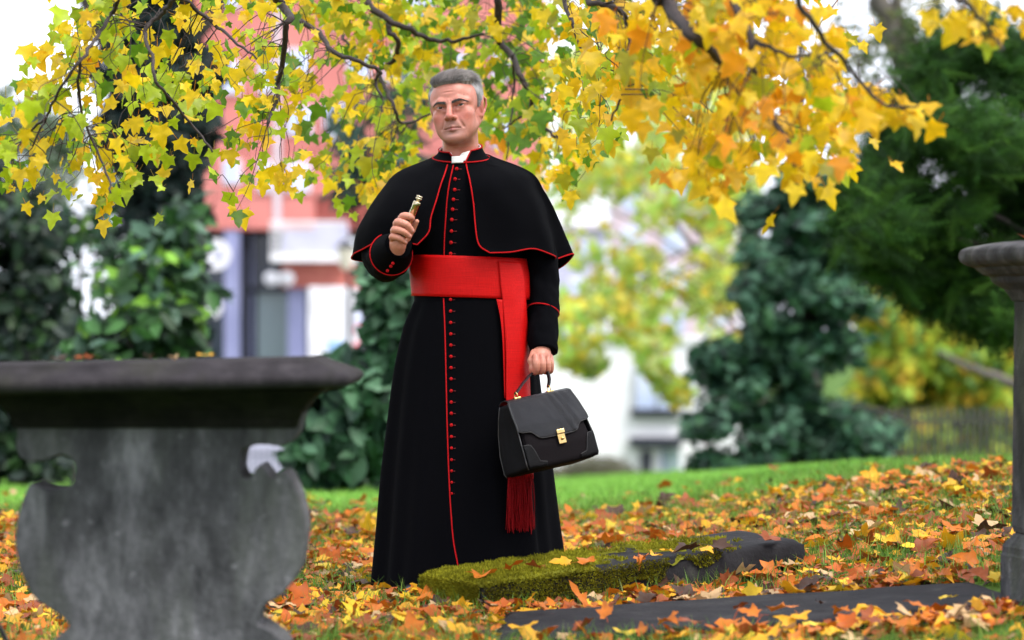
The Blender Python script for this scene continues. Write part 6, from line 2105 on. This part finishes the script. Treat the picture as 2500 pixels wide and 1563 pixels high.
def blades(x, y, hgt, wid, lean, cols):
    n = len(x)
    z = ground_z(x, y)
    p = np.stack([x, y, z - .004], 1)
    a = rngl.uniform(0, 2 * PI, n)
    s = np.stack([np.cos(a), np.sin(a), 0 * a], 1)
    ld = rngl.uniform(0, 2 * PI, n); l_ = np.stack([np.cos(ld), np.sin(ld), 0 * ld], 1) * (lean * rngl.uniform(.1, 1, n) * hgt)[:, None]
    h = np.stack([0 * x, 0 * x, hgt], 1)
    m = p + h * .55 + l_ * .35
    t = p + h * np.sqrt(np.clip(1 - (np.linalg.norm(l_, axis=1) / hgt) ** 2 * .5, .2, 1))[:, None] + l_
    V = np.stack([p - s * wid[:, None], p + s * wid[:, None], m - s * (wid * .7)[:, None], m + s * (wid * .7)[:, None], t], 1).reshape(-1, 3)
    b = np.arange(n)[:, None] * 5
    F = np.concatenate([b + np.array([0, 1, 3]), b + np.array([0, 3, 2]), b + np.array([2, 3, 4])])
    C = np.repeat(cols, 5, 0)
    return V, F, C
def gcol(n, base):
    base = np.array(base)
    c = base[rngl.integers(0, len(base), n)] * rngl.uniform(.7, 1.3, (n, 1))
    return c
GC = [(.10, .22, .025), (.14, .28, .035), (.08, .17, .02), (.20, .28, .05)]
parts_ = []
x, y = wedge(120000, 6.9, 14.5, .45)
thick = vnoise(np.stack([x, y], 1) * 1.1, 40) + .5 * vnoise(np.stack([x, y], 1) * 3.5, 41)
ok = ~blocked(x, y, .01) & (rngl.uniform(-.9, .9, len(x)) < thick)
x, y = x[ok], y[ok]; n = len(x)
parts_.append(blades(x, y, rngl.uniform(.035, .105, n), rngl.uniform(.0012, .0026, n), .8, gcol(n, GC)))
x, y = wedge(80000, 14.0, 30, .3)
n = len(x)
parts_.append(blades(x, y, rngl.uniform(.03, .07, n), rngl.uniform(.003, .006, n), .8, gcol(n, [(.20, .44, .06), (.26, .52, .08), (.17, .38, .05)])))
x, y = wedge(30000, 30, 56, .1)
n = len(x)
parts_.append(blades(x, y, rngl.uniform(.04, .09, n), rngl.uniform(.006, .012, n), .8, gcol(n, [(.22, .46, .07), (.27, .52, .09), (.19, .40, .06)])))
V, F, C = join(parts_)
obj('grass', V, F, M_grass, None, False, C, label='short green churchyard grass growing between and beyond the fallen leaves', cat='grass', kind='stuff')

# ---- fallen leaves
FC = {'orange': (.46, .125, .008), 'golden yellow': (.60, .30, .010), 'yellow': (.62, .42, .020), 'rust brown': (.22, .050, .010), 'dark brown': (.050, .022, .012), 'pale tan': (.46, .30, .15), 'deep orange': (.38, .080, .006)}
FK = list(FC); FW = np.array([.27, .19, .07, .16, .10, .08, .13]); FW /= FW.sum()
x, y = wedge(14500, 8.05, 13.4, .45)
x2, y2 = wedge(420, 13.2, 18, .1, 1.8)
x3, y3 = rngl.uniform(.5, 1.7, 420), rngl.uniform(6.9, 8.2, 420)
x, y = np.concatenate([x, x2, x3]), np.concatenate([y, y2, y3])
dn = vnoise(np.stack([x, y], 1) * .9, 60)
ok = ~blocked(x, y, -.01) & ~(in_quad(c1 + (c1[0] - c1[3]) * .16, x, y, 0) & (rngl.uniform(0, 1, len(x)) < .7)) & (rngl.uniform(-1.6, .7, len(x)) < dn + .35)
x, y = x[ok], y[ok]
n = len(x)
z = ground_z(x, y) + rngl.uniform(.004, .045, n)
tl = rngl.choice([.25, .75], n, p=[.78, .22])
nz = np.stack([rngl.normal(0, 1, n) * tl, rngl.normal(-.15, 1, n) * tl, np.ones(n)], 1)
kind = rngl.choice(len(FK), n, p=FW)
sz = np.where(rngl.uniform(0, 1, n) < .82, rngl.uniform(.036, .078, n), rngl.uniform(.075, .108, n))
where = np.zeros(n, int)
# those lying on the slabs and on the tomb
def on_slab(c, m, lift):
    u, w = rngl.uniform(.03, .97, m), rngl.uniform(.05, .95, m)
    q = quad_pt(c, u, w); q[:, 2] += lift
    return q
def placed(c, pts):
    out = []
    for px, py in pts:
        best = None
        uu, ww = np.meshgrid(np.linspace(.01, .99, 60), np.linspace(.02, .98, 40)); q = quad_pt(c, uu.ravel(), ww.ravel())
        sx = 1250 + q[:, 0] / q[:, 1] * FPX; sy = 781 + (CAMZ - q[:, 2]) / q[:, 1] * FPX
        i = int(np.argmin((sx - px) ** 2 + (sy - py) ** 2)); out.append(q[i] + np.array([0, 0, .016]))
    return np.array(out)
s1 = placed(c1, [(1180, 1412), (1240, 1405), (1300, 1395), (1390, 1385), (1430, 1402), (1560, 1372), (1600, 1368), (1640, 1370), (1690, 1362), (1720, 1358), (1740, 1352), (1580, 1380), (1870, 1362)])
s2 = placed(c2, [(1480, 1520), (1440, 1535), (1800, 1500), (1850, 1515), (1780, 1540), (1880, 1505), (2000, 1490), (2060, 1505), (2240, 1490), (2300, 1480), (2380, 1490), (1330, 1500), (1500, 1490), (1620, 1535), (1700, 1550), (1950, 1545), (2100, 1540), (1280, 1548)])
tx = np.array([P(p_, 0, YT + .1)[0] for p_ in (232, 345, 500, 130, 420)])
s3 = np.stack([tx, YT + rngl.uniform(0, .25, len(tx)), TOMB_TOP + TOMB_TILT * (tx - bx1) + .012], 1)
mt = np.array([[mx_ - .17, my_ - .05, zq(588) + .01], [mx_ - .10, my_ - .12, zq(586) + .012]])
# drifts packed against the near edges of the slabs
edge_pts = []
for k in range(60):
    u = rngl.uniform(0.15, 1); q = quad_pt(c1, np.array([u]), np.array([-.10 * rngl.uniform(.1, 1)]))[0]; edge_pts.append((q[0], q[1]))
for k in range(60):
    u = rngl.uniform(.0, 1); q = quad_pt(c2, np.array([u]), np.array([1 + .07 * rngl.uniform(0, 1)]))[0]; edge_pts.append((q[0], q[1]))
edge_pts = np.array(edge_pts)
ez = ground_z(edge_pts[:, 0], edge_pts[:, 1]) + rngl.uniform(.01, .05, len(edge_pts))
E = np.column_stack([edge_pts, ez])
allp = np.concatenate([np.stack([x, y, z], 1), E, s1, s2, s3, mt])
wh = np.concatenate([where, np.zeros(len(E), int), np.full(len(s1), 1), np.full(len(s2), 2), np.full(len(s3), 3), np.full(len(mt), 4)])
m = len(allp) - n
nz = np.concatenate([nz, np.stack([rngl.normal(0, .3, m), rngl.normal(-.15, .3, m), np.ones(m)], 1)])
kind = np.concatenate([kind, rngl.choice(len(FK), m, p=FW)])
sz = np.concatenate([sz, rngl.uniform(.05, .095, m)])
sz[wh == 3] *= .62
kind[wh >= 3] = FK.index('rust brown'); kind[wh == 3] = [FK.index(q_) for q_ in ('rust brown', 'dark brown', 'golden yellow', 'dark brown', 'pale tan')]
nz[wh >= 3, :2] *= .35
rot = rot_frames(rngl, len(allp), nz)
allp[wh == 3, 2] -= .004
nzu = nz / np.linalg.norm(nz, axis=1, keepdims=True)
FT = [maple_mesh('fallen', M_fallen, (1, 1, 1), np.random.default_rng(90 + k), (.25, -.35, .5, .15, -.5, .35)[k], (.25, .1, .5, .35, .2, .7)[k], True, (1, .9, .75, 1.05, .6, .8)[k]) for k in range(6)]
qx = 1250 + allp[:, 0] / allp[:, 1] * FPX; qy = 781 + (CAMZ - allp[:, 2]) / allp[:, 1] * FPX
vis = (qx > 5) & (qx < 2495) & (qy < 1558) & ~((qx < 760) & (qx > 30) & (allp[:, 1] > 7.3)) & ~((qx > 905) & (qx < 1385) & (allp[:, 1] > 9.9)) & ~((qx > 2465))
score = np.where(vis, sz / allp[:, 1] * (.35 + np.abs(nzu[:, 1])), 0)
score = np.where((wh > 0), score + 1.0, score)
order = np.argsort(-score)
single, rest = order[:300], order[300:]
cols = np.array([FC[FK[k]] for k in kind]) * rngl.uniform(.75, 1.2, (len(kind), 1))
parts_ = []
for k in range(6):
    s = rest[k::6]
    parts_.append(scatter(FT[k], allp[s], rot[s], sz[s], cols[s]))
V, F, C = join(parts_)
obj('leaf_litter', V, F, M_fallen, None, False, C, label='carpet of fallen orange, yellow and brown maple leaves over the grass', cat='leaves', kind='stuff')
cache = {}
WHERE = ['', 'lying on the mossy slab', 'on the flat dark foreground slab', 'resting on the tomb top slab', 'resting on the stone pedestal cap']
def place_words(i):
    if wh[i]:
        return WHERE[wh[i]]
    px, Yd = qx[i], allp[i, 1]
    if px < 100: return 'at the left edge behind the tomb'
    if px < 900: return 'on the grass between the tomb and the man'
    if px < 1180: return 'at the hem of the black cassock' if Yd > 9.3 else 'in front, left of the mossy slab'
    if px < 1500: return 'against the front of the mossy slab' if Yd < 9.9 else 'behind the mossy slab below the bag'
    if px < 2000: return 'near the right end of the mossy slab' if Yd < 10.4 else 'on the bank behind the mossy slab'
    if Yd < 8.9: return 'beside the flat foreground slab'
    return 'on the bank left of the stone pedestal' if px < 2300 else 'at the foot of the stone pedestal'
SHAPE = ['flat', 'cupped', 'arched', 'flat', 'rolled', 'folded']
for i in single:
    ck, sk = int(kind[i]), int(i) % 6
    if (ck, sk) not in cache:
        V, F, C = FT[sk]
        cache[(ck, sk)] = raw_mesh('fallen_leaf', V, F, M_fallen, False, C * np.array(FC[FK[ck]]))
    o = bpy.data.objects.new('fallen_leaf', cache[(ck, sk)])
    COL.objects.link(o)
    M = Matrix(rot[i].tolist()).to_4x4() @ Matrix.Scale(float(sz[i]), 4)
    M.translation = Vector(allp[i])
    o.matrix_basis = M
    big = 'large' if sz[i] > .085 else ('small' if sz[i] < .065 else 'middling')
    lab = f'{big} {SHAPE[sk]} {FK[ck]} fallen maple leaf {place_words(i)}'
    set_props(o, lab, 'leaf', lab.replace('leaf', 'leaves', 1))
